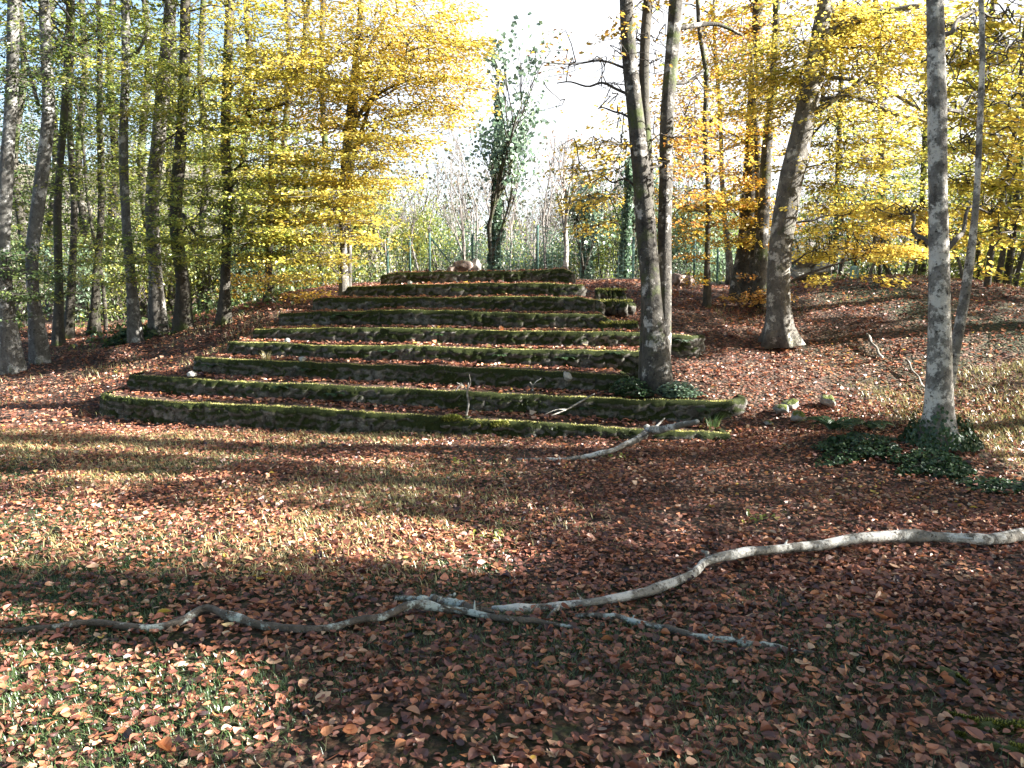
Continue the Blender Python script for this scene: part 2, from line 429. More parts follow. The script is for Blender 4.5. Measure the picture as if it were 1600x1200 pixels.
def ground_mat():
    t = NT('leaf_litter_soil'); c = t.coords()
    w = t.n('ShaderNodeVectorMath', operation='ADD')
    nz = t.n('ShaderNodeTexNoise'); nz.inputs['Scale'].default_value = 9; t.l(c, nz.inputs['Vector'])
    sc = t.n('ShaderNodeVectorMath', operation='SCALE'); sc.inputs['Scale'].default_value = 0.09
    t.l(nz.outputs['Color'], sc.inputs[0]); t.l(c, w.inputs[0]); t.l(sc.outputs[0], w.inputs[1])
    v = t.n('ShaderNodeTexVoronoi'); v.inputs['Scale'].default_value = 22; t.l(w.outputs[0], v.inputs['Vector'])
    sep = t.n('ShaderNodeSeparateColor'); t.l(v.outputs['Color'], sep.inputs[0])
    col = t.ramp(sep.outputs[0], [(0, (0.035, 0.024, 0.02)), (0.3, (0.085, 0.044, 0.032)), (0.6, (0.16, 0.075, 0.05)), (0.85, (0.25, 0.125, 0.08)), (1, (0.38, 0.25, 0.16))])
    col = t.mix(t.ramp(v.outputs['Distance'], [(0.28, 0), (0.65, 0.75)]), col, (0.035, 0.025, 0.018))
    col = t.mix(t.ramp(t.noise(c, 130, 4, 0.75), [(0.35, 0.85), (0.6, 0.0)]), col, (0.012, 0.009, 0.007))
    # grass and moss shining through where the sward is thick
    big = t.noise(c, 0.7, 5, 0.65); fine = t.noise(c, 14, 4, 0.7)
    att = t.attr()
    k = t.math('MULTIPLY', t.ramp(t.math('ADD', big, t.math('MULTIPLY', fine, 0.55)), [(0.70, 0), (0.86, 1)]), att)
    gcol = t.ramp(t.noise(c, 110, 4, 0.75), [(0.35, (0.006, 0.010, 0.004)), (0.6, (0.024, 0.038, 0.011)), (0.8, (0.07, 0.08, 0.025))])
    col = t.mix(k, col, gcol)
    h = t.math('SUBTRACT', sep.outputs[1], t.math('MULTIPLY', v.outputs['Distance'], 1.2))
    return t.principled(col, 0.85, t.bump(h, 0.8, 0.03), 0.2)


def stone_mat():
    t = NT('mossy_stone'); c = t.coords(); a = t.attr()
    n1 = t.noise(c, 7, 6, 0.7); n2 = t.noise(c, 2.3, 5, 0.7); n3 = t.noise(c, 38, 4, 0.7)
    st = t.ramp(n1, [(0.3, (0.03, 0.027, 0.023)), (0.5, (0.085, 0.078, 0.067)), (0.72, (0.23, 0.215, 0.19))])
    st = t.mix(t.ramp(a, [(0.0, 0.75), (0.45, 0.0)]), st, (0.018, 0.015, 0.012))      # open joints
    st = t.mix(t.ramp(n3, [(0.58, 0), (0.68, 0.6)]), st, (0.34, 0.33, 0.30))
    ge = t.n('ShaderNodeNewGeometry'); sx = t.n('ShaderNodeSeparateXYZ'); t.l(ge.outputs['Normal'], sx.inputs[0])
    up = t.math('SUBTRACT', t.math('MULTIPLY', sx.outputs[2], 0.42), t.math('MULTIPLY', t.math('MAXIMUM', sx.outputs[0], 0.0), 0.16))
    k = t.ramp(t.math('ADD', t.math('ADD', n2, t.math('MULTIPLY', n3, 0.35)), up), [(0.62, 0), (0.78, 1)])
    ms = t.ramp(t.noise(c, 95, 3, 0.7), [(0.3, (0.008, 0.012, 0.004)), (0.55, (0.022, 0.028, 0.006)), (0.8, (0.055, 0.06, 0.012))])
    col = t.mix(k, st, ms)
    h = t.math('ADD', t.math('MULTIPLY', n1, 0.7), t.math('MULTIPLY', t.noise(c, 120, 3, 0.7), 0.5))
    return t.principled(col, 0.9, t.bump(h, 0.8, 0.02), 0.15)


def rock_mat(name, a, b, d, moss=0.0):
    t = NT(name); c = t.coords()
    n1 = t.noise(c, 6, 6, 0.7); n3 = t.noise(c, 30, 4, 0.7)
    col = t.ramp(n1, [(0.3, d), (0.5, a), (0.7, b)])
    if moss > 0:
        ge = t.n('ShaderNodeNewGeometry'); sx = t.n('ShaderNodeSeparateXYZ'); t.l(ge.outputs['Normal'], sx.inputs[0])
        k = t.ramp(t.math('ADD', t.noise(c, 5, 5, 0.7), t.math('MULTIPLY', sx.outputs[2], 0.3)), [(0.85 - moss * 0.45, 0), (0.98 - moss * 0.45, 1)])
        ms = t.ramp(t.noise(c, 90, 3, 0.7), [(0.3, (0.03, 0.04, 0.01)), (0.55, (0.075, 0.09, 0.016)), (0.8, (0.15, 0.16, 0.03))])
        col = t.mix(k, col, ms)
    return t.principled(col, 0.9, t.bump(t.math('ADD', n1, n3), 0.7, 0.03), 0.2)


def plain_mat(name, c1, c2, scale=20, rough=0.6):
    t = NT(name); c = t.coords()
    return t.principled(t.ramp(t.noise(c, scale, 5, 0.65), [(0.35, c1), (0.65, c2)]), rough)


M['ground'] = ground_mat(); M['stone'] = stone_mat()
M['rock_pink'] = rock_mat('rock_pink', (0.26, 0.19, 0.16), (0.44, 0.36, 0.32), (0.08, 0.055, 0.045), 0.15)
M['rock_grey'] = rock_mat('rock_grey', (0.32, 0.31, 0.28), (0.50, 0.48, 0.44), (0.10, 0.09, 0.08), 0.15)
M['rock_mid'] = rock_mat('rock_mid', (0.22, 0.21, 0.19), (0.38, 0.36, 0.33), (0.06, 0.055, 0.05), 0.5)
M['rock_mossy'] = rock_mat('rock_mossy', (0.22, 0.21, 0.19), (0.38, 0.36, 0.33), (0.06, 0.055, 0.05), 0.85)
M['fence_green'] = plain_mat('fence_green', (0.03, 0.075, 0.06), (0.05, 0.10, 0.08))
M['post_teal'] = plain_mat('post_teal', (0.10, 0.22, 0.20), (0.22, 0.34, 0.31))
M['timber'] = bark_mat('timber', (0.22, 0.17, 0.13), (0.36, 0.30, 0.25), (0.07, 0.05, 0.04), 0.55)


def hill_mat():
    t = NT('hill_sward'); c = t.coords()
    n = t.noise(c, 0.09, 6, 0.65); f = t.noise(c, 1.2, 6, 0.7)
    col = t.ramp(t.math('ADD', t.math('MULTIPLY', n, 0.6), t.math('MULTIPLY', f, 0.4)), [(0.40, (0.045, 0.05, 0.03)), (0.5, (0.12, 0.11, 0.07)), (0.62, (0.30, 0.26, 0.20))])
    return t.principled(col, 0.95, t.bump(f, 0.6, 0.4), 0.1)


M['hill'] = hill_mat()

# ------------------------------------------------------------------ where the sun reaches the ground
LIT = [  # patches of the photograph's ground that the sun reaches, in its pixels
    [(-60, 778), (200, 790), (430, 800), (640, 812), (760, 838), (870, 868), (800, 905), (640, 892), (430, 868), (200, 868), (-60, 852)],
    [(40, 1000), (200, 985), (330, 1010), (460, 1090), (430, 1180), (250, 1160), (120, 1230), (-80, 1180), (-80, 1050)],
    [(-60, 925), (60, 940), (40, 985), (-60, 975)],
    [(-60, 735), (250, 742), (480, 752), (250, 757), (-60, 752)],
    [(-60, 694), (300, 706), (640, 724), (620, 732), (300, 716), (-60, 704)],
    [(-60, 588), (120, 618), (220, 655), (420, 678), (620, 686), (1000, 702), (980, 714), (600, 702), (300, 696), (120, 672), (-60, 660)],
    [(150, 545), (250, 560), (240, 585), (160, 575)],
    [(1070, 565), (1200, 560), (1330, 575), (1420, 560), (1440, 640), (1250, 650), (1120, 630)],
    [(1490, 620), (1680, 600), (1680, 760), (1560, 740), (1500, 690)],
    [(1180, 640), (1260, 640), (1250, 670), (1180, 675)],
    [(1250, 460), (1440, 470), (1400, 500), (1260, 500)],
]


def onplane(p):
    p = np.asarray(p, float).reshape(-1, 3)
    return p[:, :2] - SUN[None, :2] * (p[:, 2:3] / SUN[2])


LITP = [np.array([onplane(G(a, min(b, 1199)))[0] if b < 1199 else onplane(EYE + ray(a, b) * (EYE[2] / -ray(a, b)[2]))[0] for a, b in poly]) for poly in LIT]


for box in [(1212, 1246, 410, 545, 11.3), (1466, 1492, 520, 650, 7.1), (1480, 1520, 440, 600, 7.25), (1150, 1200, 330, 450, 14.2), (1148, 1180, 618, 668, 8.7), (1080, 1112, 520, 570, 10.6), (990, 1095, 652, 690, 8.2), (880, 1000, 690, 725, 7.6)]:
    a, b_, c, d_, Y_ = box; LITP.append(onplane([P(a, c, Y_), P(b_, c, Y_), P(b_, d_, Y_), P(a, d_, Y_)]))


def inpoly(q, poly):
    x, y = q[:, 0], q[:, 1]; c = np.zeros(len(q), bool); n = len(poly)
    for i in range(n):
        (xa, ya), (xb, yb) = poly[i], poly[(i + 1) % n]
        if ya == yb: continue
        c ^= ((ya > y) != (yb > y)) & (x < (xb - xa) * (y - ya) / (yb - ya) + xa)
    return c


def shadows_lit(p):
    q = onplane(p); q = q + 0.05 * np.stack([vnoise(q[:, 0] * 4, q[:, 1] * 4), vnoise(q[:, 0] * 4 + 9, q[:, 1] * 4)], 1)
    r = np.zeros(len(q), bool)
    for poly in LITP: r |= inpoly(q, poly)
    return r


# ------------------------------------------------------------------ ground, hills
def grid_axis(a, b, step, lo, hi, grow=1.13):
    m = list(np.arange(a, b + 1e-6, step)); s = step; x = a; left = []
    while x > lo: s *= grow; x -= s; left.append(x)
    s = step; x = b; right = []
    while x < hi: s *= grow; x += s; right.append(x)
    return np.array(left[::-1] + m + right)


def sheet(xs, ys, fz):
    X, Y = np.meshgrid(xs, ys); Z = fz(X, Y)
    v = np.stack([X, Y, Z], -1).reshape(-1, 3); w = len(xs)
    i = np.arange(len(ys) - 1)[:, None] * w; j = np.arange(w - 1)[None]
    return v, np.stack([i + j, i + j + 1, i + w + j + 1, i + w + j], -1).reshape(-1, 4)


def sward(x, y):
    """how much grass grows among the fallen leaves"""
    g = 0.35 + 0.65 * smooth(0.5, -3.0, x) * smooth(8.8, 7.0, y)
    g = np.maximum(g, 0.75 * smooth(4.6, 3.2, y))
    g = np.maximum(g, 0.8 * smooth(3.6, 6.0, x) * smooth(5.5, 7.0, y))
    return g * np.where((y > 8.6) & (x < 4), 0.35, 1) * np.where((x > 0.0) & (y > 4.2) & (y < 9) & (x < 3.5), 0.15, 1)


v, q = sheet(grid_axis(-12, 12, 0.11, -170, 170), grid_axis(-3, 22, 0.11, -60, 190), H)
b = MB(); b.add(v, q, None, sward(v[:, 0], v[:, 1]))
tag(b.build('ground', M['ground']), 'woodland clearing floor under brown beech leaves and thin grass', 'ground', kind='structure')


def hillz(X, Y):
    ridge = 15.0 - 9.0 * smooth(-32, -4, X) + 3.0 * smooth(20, 70, X) + 2.5 * fbm(X * 0.03, Y * 0.03)
    return -4 + (ridge + 4) * smooth(34, 92, Y + 0.10 * np.abs(X)) + 0.5 * fbm(X * 0.15, Y * 0.15) + H(X * 0, Y * 0 + 34) * 0


v, q = sheet(np.linspace(-150, 150, 130), np.linspace(30, 150, 70), hillz)
b = MB(); b.add(v, q)
tag(b.build('hills', M['hill']), 'pale sunlit hillside beyond the trees', 'hill', kind='structure')

# ------------------------------------------------------------------ stone terraces
ROWS = [
    dict(x0=150, x1=1147, top=[(146, 614), (199, 623), (262, 628.6), (337, 631), (450, 637), (560, 644), (680, 652), (740, 657), (800, 659), (897, 664), (1010, 673), (1147, 677)],
         lab='lowest mossy stone terrace wall, along the edge of the leaf covered clearing'),
    dict(x0=196, x1=1150, sk=0.75, top=[(196, 586), (262, 590), (337, 596), (450, 599), (600, 607), (680, 610), (800, 615.6), (897, 620), (1010, 625), (1150, 627)],
         lab='second mossy terrace wall from the bottom, its squared right end bright in the sun'),
    dict(x0=300, x1=985, top=[(300, 558), (394, 562), (487, 567), (600, 571), (680, 572), (800, 578), (935, 584), (985, 586)],
         lab='third mossy terrace wall from the bottom, running into the ivy below the three stemmed tree'),
    dict(x0=354, x1=1012, top=[(354, 534), (487, 539), (560, 540), (680, 542), (800, 546), (935, 548), (1012, 549)],
         lab='fourth mossy terrace wall from the bottom, ending behind the three stemmed tree'),
    dict(x0=396, x1=1083, sk=0.7, top=[(396, 515), (500, 512), (560, 512), (680, 513.6), (800, 517), (935, 519), (1010, 520), (1083, 525)],
         lab='fifth mossy terrace wall, reaching past the three stemmed tree to a sunlit right end'),
    dict(x0=437, x1=968, top=[(437, 489), (500, 488), (615, 484), (730, 486), (845, 490), (940, 491), (968, 508)],
         lab='sixth mossy terrace wall from the bottom, its right end stepping down to the leaf slope'),
    dict(x0=490, x1=942, top=[(490, 468), (500, 466), (672, 465), (787, 464), (902, 464), (942, 472)],
         lab='seventh mossy terrace wall from the bottom, third below the top'),
    dict(x0=543, x1=912, top=[(543, 449), (601, 446), (730, 443), (845, 442), (912, 446)],
         lab='second highest mossy terrace wall, with a pale squared block set in its face'),
    dict(x0=597, x1=896, top=[(597, 431), (623, 426), (730, 424.4), (816, 423.6), (879, 420), (896, 426)],
         lab='topmost mossy terrace wall, below the pink boulders and the wire fence'),
]
LEAFPTS = []          # spots on the treads for fallen leaves
FRINGE = []


def row_y(i, x): return y1(x) + ROWD * i + 0.03 * vnoise(x * 1.3 + i * 7, i)


def px_to_x(px, i):
    x = 0.0
    for _ in range(12):
        Y = row_y(i, x); x = float(P(px, 500, Y)[0])
    return x


for i, rw in enumerate(ROWS):
    xa, xb = px_to_x(rw['x0'], i), px_to_x(rw['x1'], i)
    tx = np.array([px_to_x(p[0], i) for p in rw['top']])
    tz = np.array([P(p[0], p[1], float(row_y(i, x)))[2] for p, x in zip(rw['top'], tx)])
    rw.update(xa=xa, xb=xb, tx=tx, tz=tz)

    def topz(x, tx=tx, tz=tz, i=i):
        return np.interp(x, tx, tz) + 0.007 * fbm(x * 2.2, i * 5.0) + 0.006 * fbm(x * 9 + 4, i)
    rw['topz'] = topz
    root = empty('stone_terrace', (0.5 * (xa + xb), float(row_y(i, 0.5 * (xa + xb))), float(tz.mean()) - 0.25), rw['lab'], 'stone terrace', 'mossy stone terraces of the seating steps')
    # face: front and both returns, a band of rough stones
    xs = np.arange(xa, xb, 0.022); D = ROWD + 0.25; rc = 0.07
    fx = np.concatenate([np.full(26, xa), xs, xb + rw.get('sk', 0.0) * np.minimum(np.linspace(0.02, D, 26), 0.32)])
    fy = np.concatenate([row_y(i, xa) + np.linspace(D, 0.02, 26), row_y(i, xs), row_y(i, xb) + np.linspace(0.02, D, 26)])
    sk = rw.get('sk', 0.0); nrm_ = math.hypot(1, sk)
    nx = np.concatenate([np.full(26, -1.0), xs * 0, np.full(26, 1.0 / nrm_)])
    ny = np.concatenate([np.zeros(26), np.full(len(xs), -1.0), np.full(26, -sk / nrm_)])
    k = np.ones(9) / 9
    nx = np.convolve(np.pad(nx, 4, 'edge'), k, 'valid'); ny = np.convolve(np.pad(ny, 4, 'edge'), k, 'valid')
    fx = np.convolve(np.pad(fx, 2, 'edge'), np.ones(5) / 5, 'valid'); fy = np.convolve(np.pad(fy, 2, 'edge'), np.ones(5) / 5, 'valid')
    L = np.concatenate([[0], np.cumsum(np.hypot(np.diff(fx), np.diff(fy)))])
    tzp = topz(fx)
    hs = np.concatenate([np.linspace(-0.50, -0.02, 24), [-0.006, 0.0, 0.002]])
    inn = np.concatenate([np.zeros(24), [0.004, 0.018, 0.07]])
    U, V = np.meshgrid(L, hs)
    b1, b2, idn = voro(U + 0.06 * vnoise(V * 9, i), V + 0.02 * vnoise(U * 4, i), 0.155, 0.095, seed=i + 3)
    edge = np.clip((b2 - b1) / 0.35, 0, 1)
    disp = (0.040 * np.sqrt(edge) + 0.040 * (idn - 0.5) + 0.014 * fbm(U * 14, V * 14, i)) * np.clip(-hs / 0.05, 0.15, 1)[:, None]
    batter = 0.03 * hs[:, None]
    off = disp - inn[:, None] - batter
    X = fx[None] + nx[None] * off; Yv = fy[None] + ny[None] * off; Z = tzp[None] + hs[:, None] + 0.004 * fbm(U * 6, V * 3, i + 2) * (hs[:, None] > -0.1)
    w = len(L); n = len(hs)
    ii = np.arange(n - 1)[:, None] * w; jj = np.arange(w - 1)[None]
    fm = MB(); fm.add(np.stack([X, Yv, Z], -1).reshape(-1, 3), np.stack([ii + jj, ii + jj + 1, ii + w + jj + 1, ii + w + jj], -1).reshape(-1, 4), None, edge.ravel())
    if i == 7:   # the pale squared block
        c = P(716, 457, float(row_y(7, -0.9)) - 0.03); fm.rock(c, (0.17, 0.08, 0.11), 4, 14, 1.0)
    fm.build('stone_face', M['stone'], root)
    # tread
    xs2 = np.linspace(xa + 0.07, xb - 0.07, int((xb - xa) / 0.06)); dv = np.linspace(0.07, D, 12)
    X, V = np.meshgrid(xs2, dv)
    Z = topz(X) - 0.004 + 0.02 * fbm(X * 4, V * 4, i) * np.clip(V - 0.06, 0, 0.2) * 5 - 0.03 * V
    w = len(xs2); ii = np.arange(11)[:, None] * w; jj = np.arange(w - 1)[None]; XS = X + sk * np.minimum(V, 0.32) * smooth(xb - 1.0, xb, X)
    tm = MB(); tm.add(np.stack([XS, row_y(i, X) + V, Z], -1).reshape(-1, 3), np.stack([ii + jj, ii + jj + 1, ii + w + jj + 1, ii + w + jj], -1).reshape(-1, 4), None, 0.25)
    tm.build('tread', M['ground'], root)
    # moss fringe on the lip, sunlight put into its pale tones, and hanging tufts
    rg = np.random.default_rng(20 + i)
    nb = int((xb - xa) * 900)
    x = rg.uniform(xa, xb, nb); dd = rg.beta(1.0, 2.2, nb) * 0.13
    dens = fbm(x * 1.1 + 30, i * 3.0) + 0.55
    keep = rg.random(nb) < np.clip(dens, 0.25, 1); x, dd = x[keep], dd[keep]
    base = np.stack([x, row_y(i, x) + dd + 0.01, topz(x) - 0.012], 1)
    az = rg.uniform(0, 2 * np.pi, len(x)); dv2 = np.stack([np.cos(az), np.sin(az) - 0.3, 0 * az], 1)
    mm = MB(); mm.blades(base, dv2, rg.uniform(0.008, 0.026, len(x)), rg.uniform(0.006, 0.014, len(x)), np.clip(0.58 + 0.5 * rg.beta(2, 2, len(x)), 0, 1), bend=0.7)
    nf = int((xb - xa) * 120)
    x = rg.uniform(xa, xb, nf); hh = -rg.beta(1.0, 1.7, nf) * 0.24
    keep = rg.random(nf) < np.clip(0.45 + fbm(x * 1.3, hh * 5, i), 0.05, 1); x, hh = x[keep], hh[keep]
    base = np.stack([x, row_y(i, x) - 0.035 + 0.03 * hh, topz(x) + hh], 1)
    mm.leaves(base, np.stack([rg.normal(0, 0.6, len(x)), -np.ones(len(x)) * 0.4, -rg.uniform(0.3, 1, len(x))], 1), np.stack([rg.normal(0, .4, len(x)), -np.ones(len(x)), rg.uniform(0, 1, len(x))], 1),
              rg.uniform(0.012, 0.032, len(x)), 0.6, 0.1, 0.5 * rg.beta(1.6, 2.6, len(x)), 0, False)
    mm.build('moss', M['moss'], root)
    nl = int((xb - xa) * 260)
    x = rg.uniform(xa + 0.05, xb - 0.05, nl); dd = 0.12 + (ROWD - 0.12) * np.sqrt(rg.random(nl)) * 0.98
    LEAFPTS.append(np.stack([x, row_y(i, x) + dd, topz(x) - 0.03 * dd + 0.012], 1))



def HT(x, y):
    x, y = np.broadcast_arrays(np.asarray(x, float), np.asarray(y, float)); z = H(x, y)
    for i, rw in enumerate(ROWS):
        a = (x > rw['xa']) & (x < rw['xb']) & (y > row_y(i, x)) & (y < row_y(i, x) + ROWD + 0.2)
        z = np.where(a, np.maximum(z, rw['topz'](x)), z)
    return z


# the sun strikes the lips of the terraces
for i, spans in enumerate([[(262, 640), (700, 1147)], [(300, 1166)], [(310, 400), (470, 985)], [(400, 1012)], [(520, 1103)], [(600, 968)], [(680, 942)]]):
    for pa, pb in spans:
        xx = np.linspace(px_to_x(pa, i), px_to_x(pb, i), 12); yy = row_y(i, xx); zz = ROWS[i]['topz'](xx)
        LITP.append(onplane(np.concatenate([np.stack([xx, yy - 0.02, zz], 1), np.stack([xx, yy + 0.20, zz], 1)[::-1]])))


# small broken steps beside the right end
for (px, py, wpx, d, lab) in [(955, 452, 46, 13.2, 'uppermost of the short broken mossy steps on the leaf slope'),
                              (958, 470, 62, 12.5, 'middle short broken mossy step on the leaf slope beside the seventh terrace'),
                              (968, 505, 60, 11.3, 'lowest short broken mossy step beside the end of the sixth terrace')]:
    c = P(px, py + 6, d); w = wpx * d / F / 2
    bb = MB(); rg = np.random.default_rng(px)
    for k in range(7):
        cx = c[0] + (k - 3) / 3.0 * w * 0.8
        bb.rock((cx, c[1] + rg.normal(0, 0.02) + 0.15, c[2] - 0.05), (w * 0.42, 0.26, 0.125 + rg.uniform(0, 0.012)), px + k, 14, 1.0, 0, 0.5)
    n = 700; xx = rg.uniform(c[0] - w, c[0] + w, n); yy = c[1] + rg.uniform(-.06, .3, n)
    bb.blades(np.stack([xx, yy, np.full(n, c[2] + .055) + rg.normal(0, .008, n)], 1), np.stack([rg.normal(size=n), rg.normal(size=n), 0 * xx], 1), rg.uniform(.01, .03, n), .012, np.clip(rg.normal(.6, .2, n), 0, 1), 1, .7)
    o = bb.build('broken_step', [M['stone'], M['moss']]); tag(o, lab, 'stone step', 'broken mossy steps on the slope')

# ------------------------------------------------------------------ trees
def crown_sprays(mb, cen, yaw, ln, n, lsize, rg, tone, fine, mat=0, droop=0.12, carve=True):
    """flat beech sprays: leaves fanned about a short twig"""
    Sn = len(cen)
    k = np.repeat(np.arange(Sn), n); N = len(k)
    t = rg.random(N); sgn = rg.choice([-1, 1], N)
    w = (0.10 + 0.34 * np.sin(np.pi * np.clip(t * 0.9 + 0.08, 0, 1))) * rg.random(N) ** 0.7 * sgn
    L = ln[k]
    dx, dy = np.cos(yaw[k]), np.sin(yaw[k])
    pos = cen[k] + np.stack([dx * (t - 0.5) * L - dy * w * L, dy * (t - 0.5) * L + dx * w * L, -droop * L * (t ** 2 + (w * 2) ** 2 * 0.5) + rg.normal(0, 0.035, N)], 1)
    la = yaw[k] + sgn * rg.uniform(0.3, 1.1, N)
    d = np.stack([np.cos(la), np.sin(la), rg.normal(-0.25, 0.3, N)], 1)
    nr = np.stack([rg.normal(0, 0.6, N), rg.normal(0, 0.6, N), np.ones(N)], 1)
    if carve:
        ok = ~(shadows_lit(pos) & (rg.random(N) < 0.98))
    else:
        ok = np.ones(N, bool)
    a = np.clip(tone[k] * 0.65 + rg.random(N) * 0.45 - 0.05, 0, 1)
    mb.leaves(pos[ok], d[ok], nr[ok], (lsize * rg.uniform(0.7, 1.25, N))[ok], 0.62, 0.10, a[ok], mat, fine)
    tip = cen + np.stack([np.cos(yaw) * ln * 0.45, np.sin(yaw) * ln * 0.45, -0.1 * ln], 1)
    root = cen - np.stack([np.cos(yaw) * ln * 0.5, np.sin(yaw) * ln * 0.5, 0 * ln], 1)
    return root, tip


def limb_path(a, b, rg, n=8, sag=0.12):
    a, b = np.asarray(a), np.asarray(b); L = np.linalg.norm(b - a)
    t = np.linspace(0, 1, n)[:, None]
    p = a + (b - a) * t
    p[:, 2] += np.sin(np.pi * t[:, 0]) * L * sag
    p[1:-1] += rg.normal(0, 0.028 * L, (n - 2, 3))
    return p


def leafy(mb, limbmb, trunk, blobs, rg, fine, lsize, trunk_of=None):
    """blobs: (px, py, Y, rx_px, ry_px, depth, sprays, per spray, length, tone mean, mat)"""
    for (cx, cy, Y, rx, ry, dep, ns, npp, ln, tone, mat) in blobs:
        sc = Y / F
        u = rg.normal(size=(ns, 3)); u /= np.linalg.norm(u, axis=1)[:, None]; u *= rg.random((ns, 1)) ** 0.42
        c0 = P(cx, cy, Y)
        cen = c0 + u * np.array([rx * sc, dep, ry * sc])[None]
        # gather the sprays into a few layers so gaps of sky stay open
        lay = max(0.30, ry * sc * 0.24); cen[:, 2] = np.round(cen[:, 2] / lay + 0.15 * vnoise(cen[:, 0], cen[:, 1])) * lay + rg.normal(0, 0.05, ns)
        gap = fbm(cen[:, 0] * 0.9 + Y, cen[:, 1] * 0.9, cen[:, 2] * 1.4, 2)
        cen = cen[gap > -0.55]; ns2 = len(cen)
        if ns2 == 0: continue
        out = cen - np.array([trunk[len(trunk) // 2][0], trunk[len(trunk) // 2][1], 0])[None]
        yaw = np.arctan2(out[:, 1], out[:, 0]) + rg.normal(0, 0.5, ns2)
        L = ln * rg.uniform(0.7, 1.3, ns2)
        tn = np.clip(tone + 0.30 * rg.normal(size=ns2) + 0.25 * fbm(cen[:, 0] * 0.7, cen[:, 1] * 0.7, cen[:, 2] * 0.7, 2), 0, 1)
        rt, tip = crown_sprays(mb, cen, yaw, L, npp, lsize, rg, tn, fine, mat)
        # a limb from the trunk to the blob; every spray then hangs on the nearest wood already there
        dz = trunk[:, 2] - (c0[2] - 0.35 * np.hypot(c0[0] - trunk[:, 0], c0[1] - trunk[:, 1]))
        j = int(np.argmin(np.abs(dz)))
        lp = spl(limb_path(trunk[j], c0, rg, 6, 0.06), 18)
        far = np.linalg.norm(lp[-1] - lp[0]); r0 = 0.012 + 0.008 * far
        limbmb.tube(lp, np.linspace(r0, 0.007, 18), 6)
        nodes = list(lp[5:]); N = np.array(nodes)
        order = np.argsort(((rt[:, None] - N[None]) ** 2).sum(-1).min(1))
        a0, a1 = [], []
        for o_ in order:
            N = np.array(nodes); dv = rt[o_] - N; dd = (dv ** 2).sum(1) * (1 + 0.6 * (dv[:, 2] < 0)); kk = int(np.argmin(dd))
            a0.append(N[kk]); a1.append(rt[o_]); nodes.append(rt[o_]); nodes.append(tip[o_])
        a0, a1 = np.array(a0), np.array(a1)
        mid = (a0 + a1) * 0.5 + rg.normal(0, 0.04, a0.shape) + np.array([[0, 0, 0.04]])
        limbmb.segs(a0, mid, 0.008, 0.007, 3); limbmb.segs(mid, a1, 0.007, 0.005, 3); limbmb.segs(rt, tip, 0.005, 0.002, 3)


def stem(pts, Y, dY=0.0, n=44, total=None, wk=0.86):
    """traced stem: (px, py, width px) from the foot upwards, kept at distance Y (drifting by dY), then grown on above the frame"""
    m = len(pts); w = []
    for k, (px, py, wd) in enumerate(pts):
        yy = Y + dY * k / max(1, m - 1); p = P(px, py, yy); w.append([*p, wd * wk * yy / F / 2])
    w = np.array(w)
    foot = w[0, :3]; g = hz(foot[0], foot[1])
    w = np.concatenate([[[w[0, 0], w[0, 1], g - 0.25, w[0, 3]]], w]) if g < foot[2] - 0.02 else w
    if total is not None and w[-1, 2] < total:
        d = w[-1, :3] - w[-2, :3]; d = d / np.linalg.norm(d); r = w[-1, 3]; p = w[-1, :3].copy(); ext = []
        k = 0
        while p[2] < total and k < 30:
            d = d + np.array([0.05 * math.sin(k * 1.7 + p[0]), 0.05 * math.cos(k * 2.1 + p[1]), 0.10]); d /= np.linalg.norm(d)
            p = p + d * 0.9; k += 1
            ext.append([*p, max(0.018, r * (1 - (p[2] - w[-1, 2]) / (total - w[-1, 2] + 1)))])
        if ext: w = np.concatenate([w, ext])
    return spl(w, n)


def top_crown(mb, limbmb, w, rg, lsize, ns, npp, mat, tone, rad=1.9, lo=6.0):
    """the part of the crown above the picture"""
    z = w[:, 2]
    idx = np.where(z > lo)[0]
    if len(idx) == 0: return
    j = rg.choice(idx, ns); a = rg.uniform(0, 2 * np.pi, ns); r = rad * rg.random(ns) ** 0.5
    cen = w[j, :3] + np.stack([np.cos(a) * r, np.sin(a) * r, r * 0.3 + rg.normal(0, 0.3, ns)], 1)
    rt, tip = crown_sprays(mb, cen, a + rg.normal(0, .4, ns), np.full(ns, 1.0), npp, lsize, rg, np.clip(tone + 0.2 * rg.normal(size=ns), 0, 1), False, mat)
    mid = (w[j, :3] + rt) / 2 + np.array([[0, 0, 0.1]])
    limbmb.segs(w[j, :3], mid, 0.022, 0.014, 4, carve=True); limbmb.segs(mid, rt, 0.014, 0.008, 3, carve=True); limbmb.segs(rt, tip, 0.008, 0.004, 3, carve=True)


TREES = {}


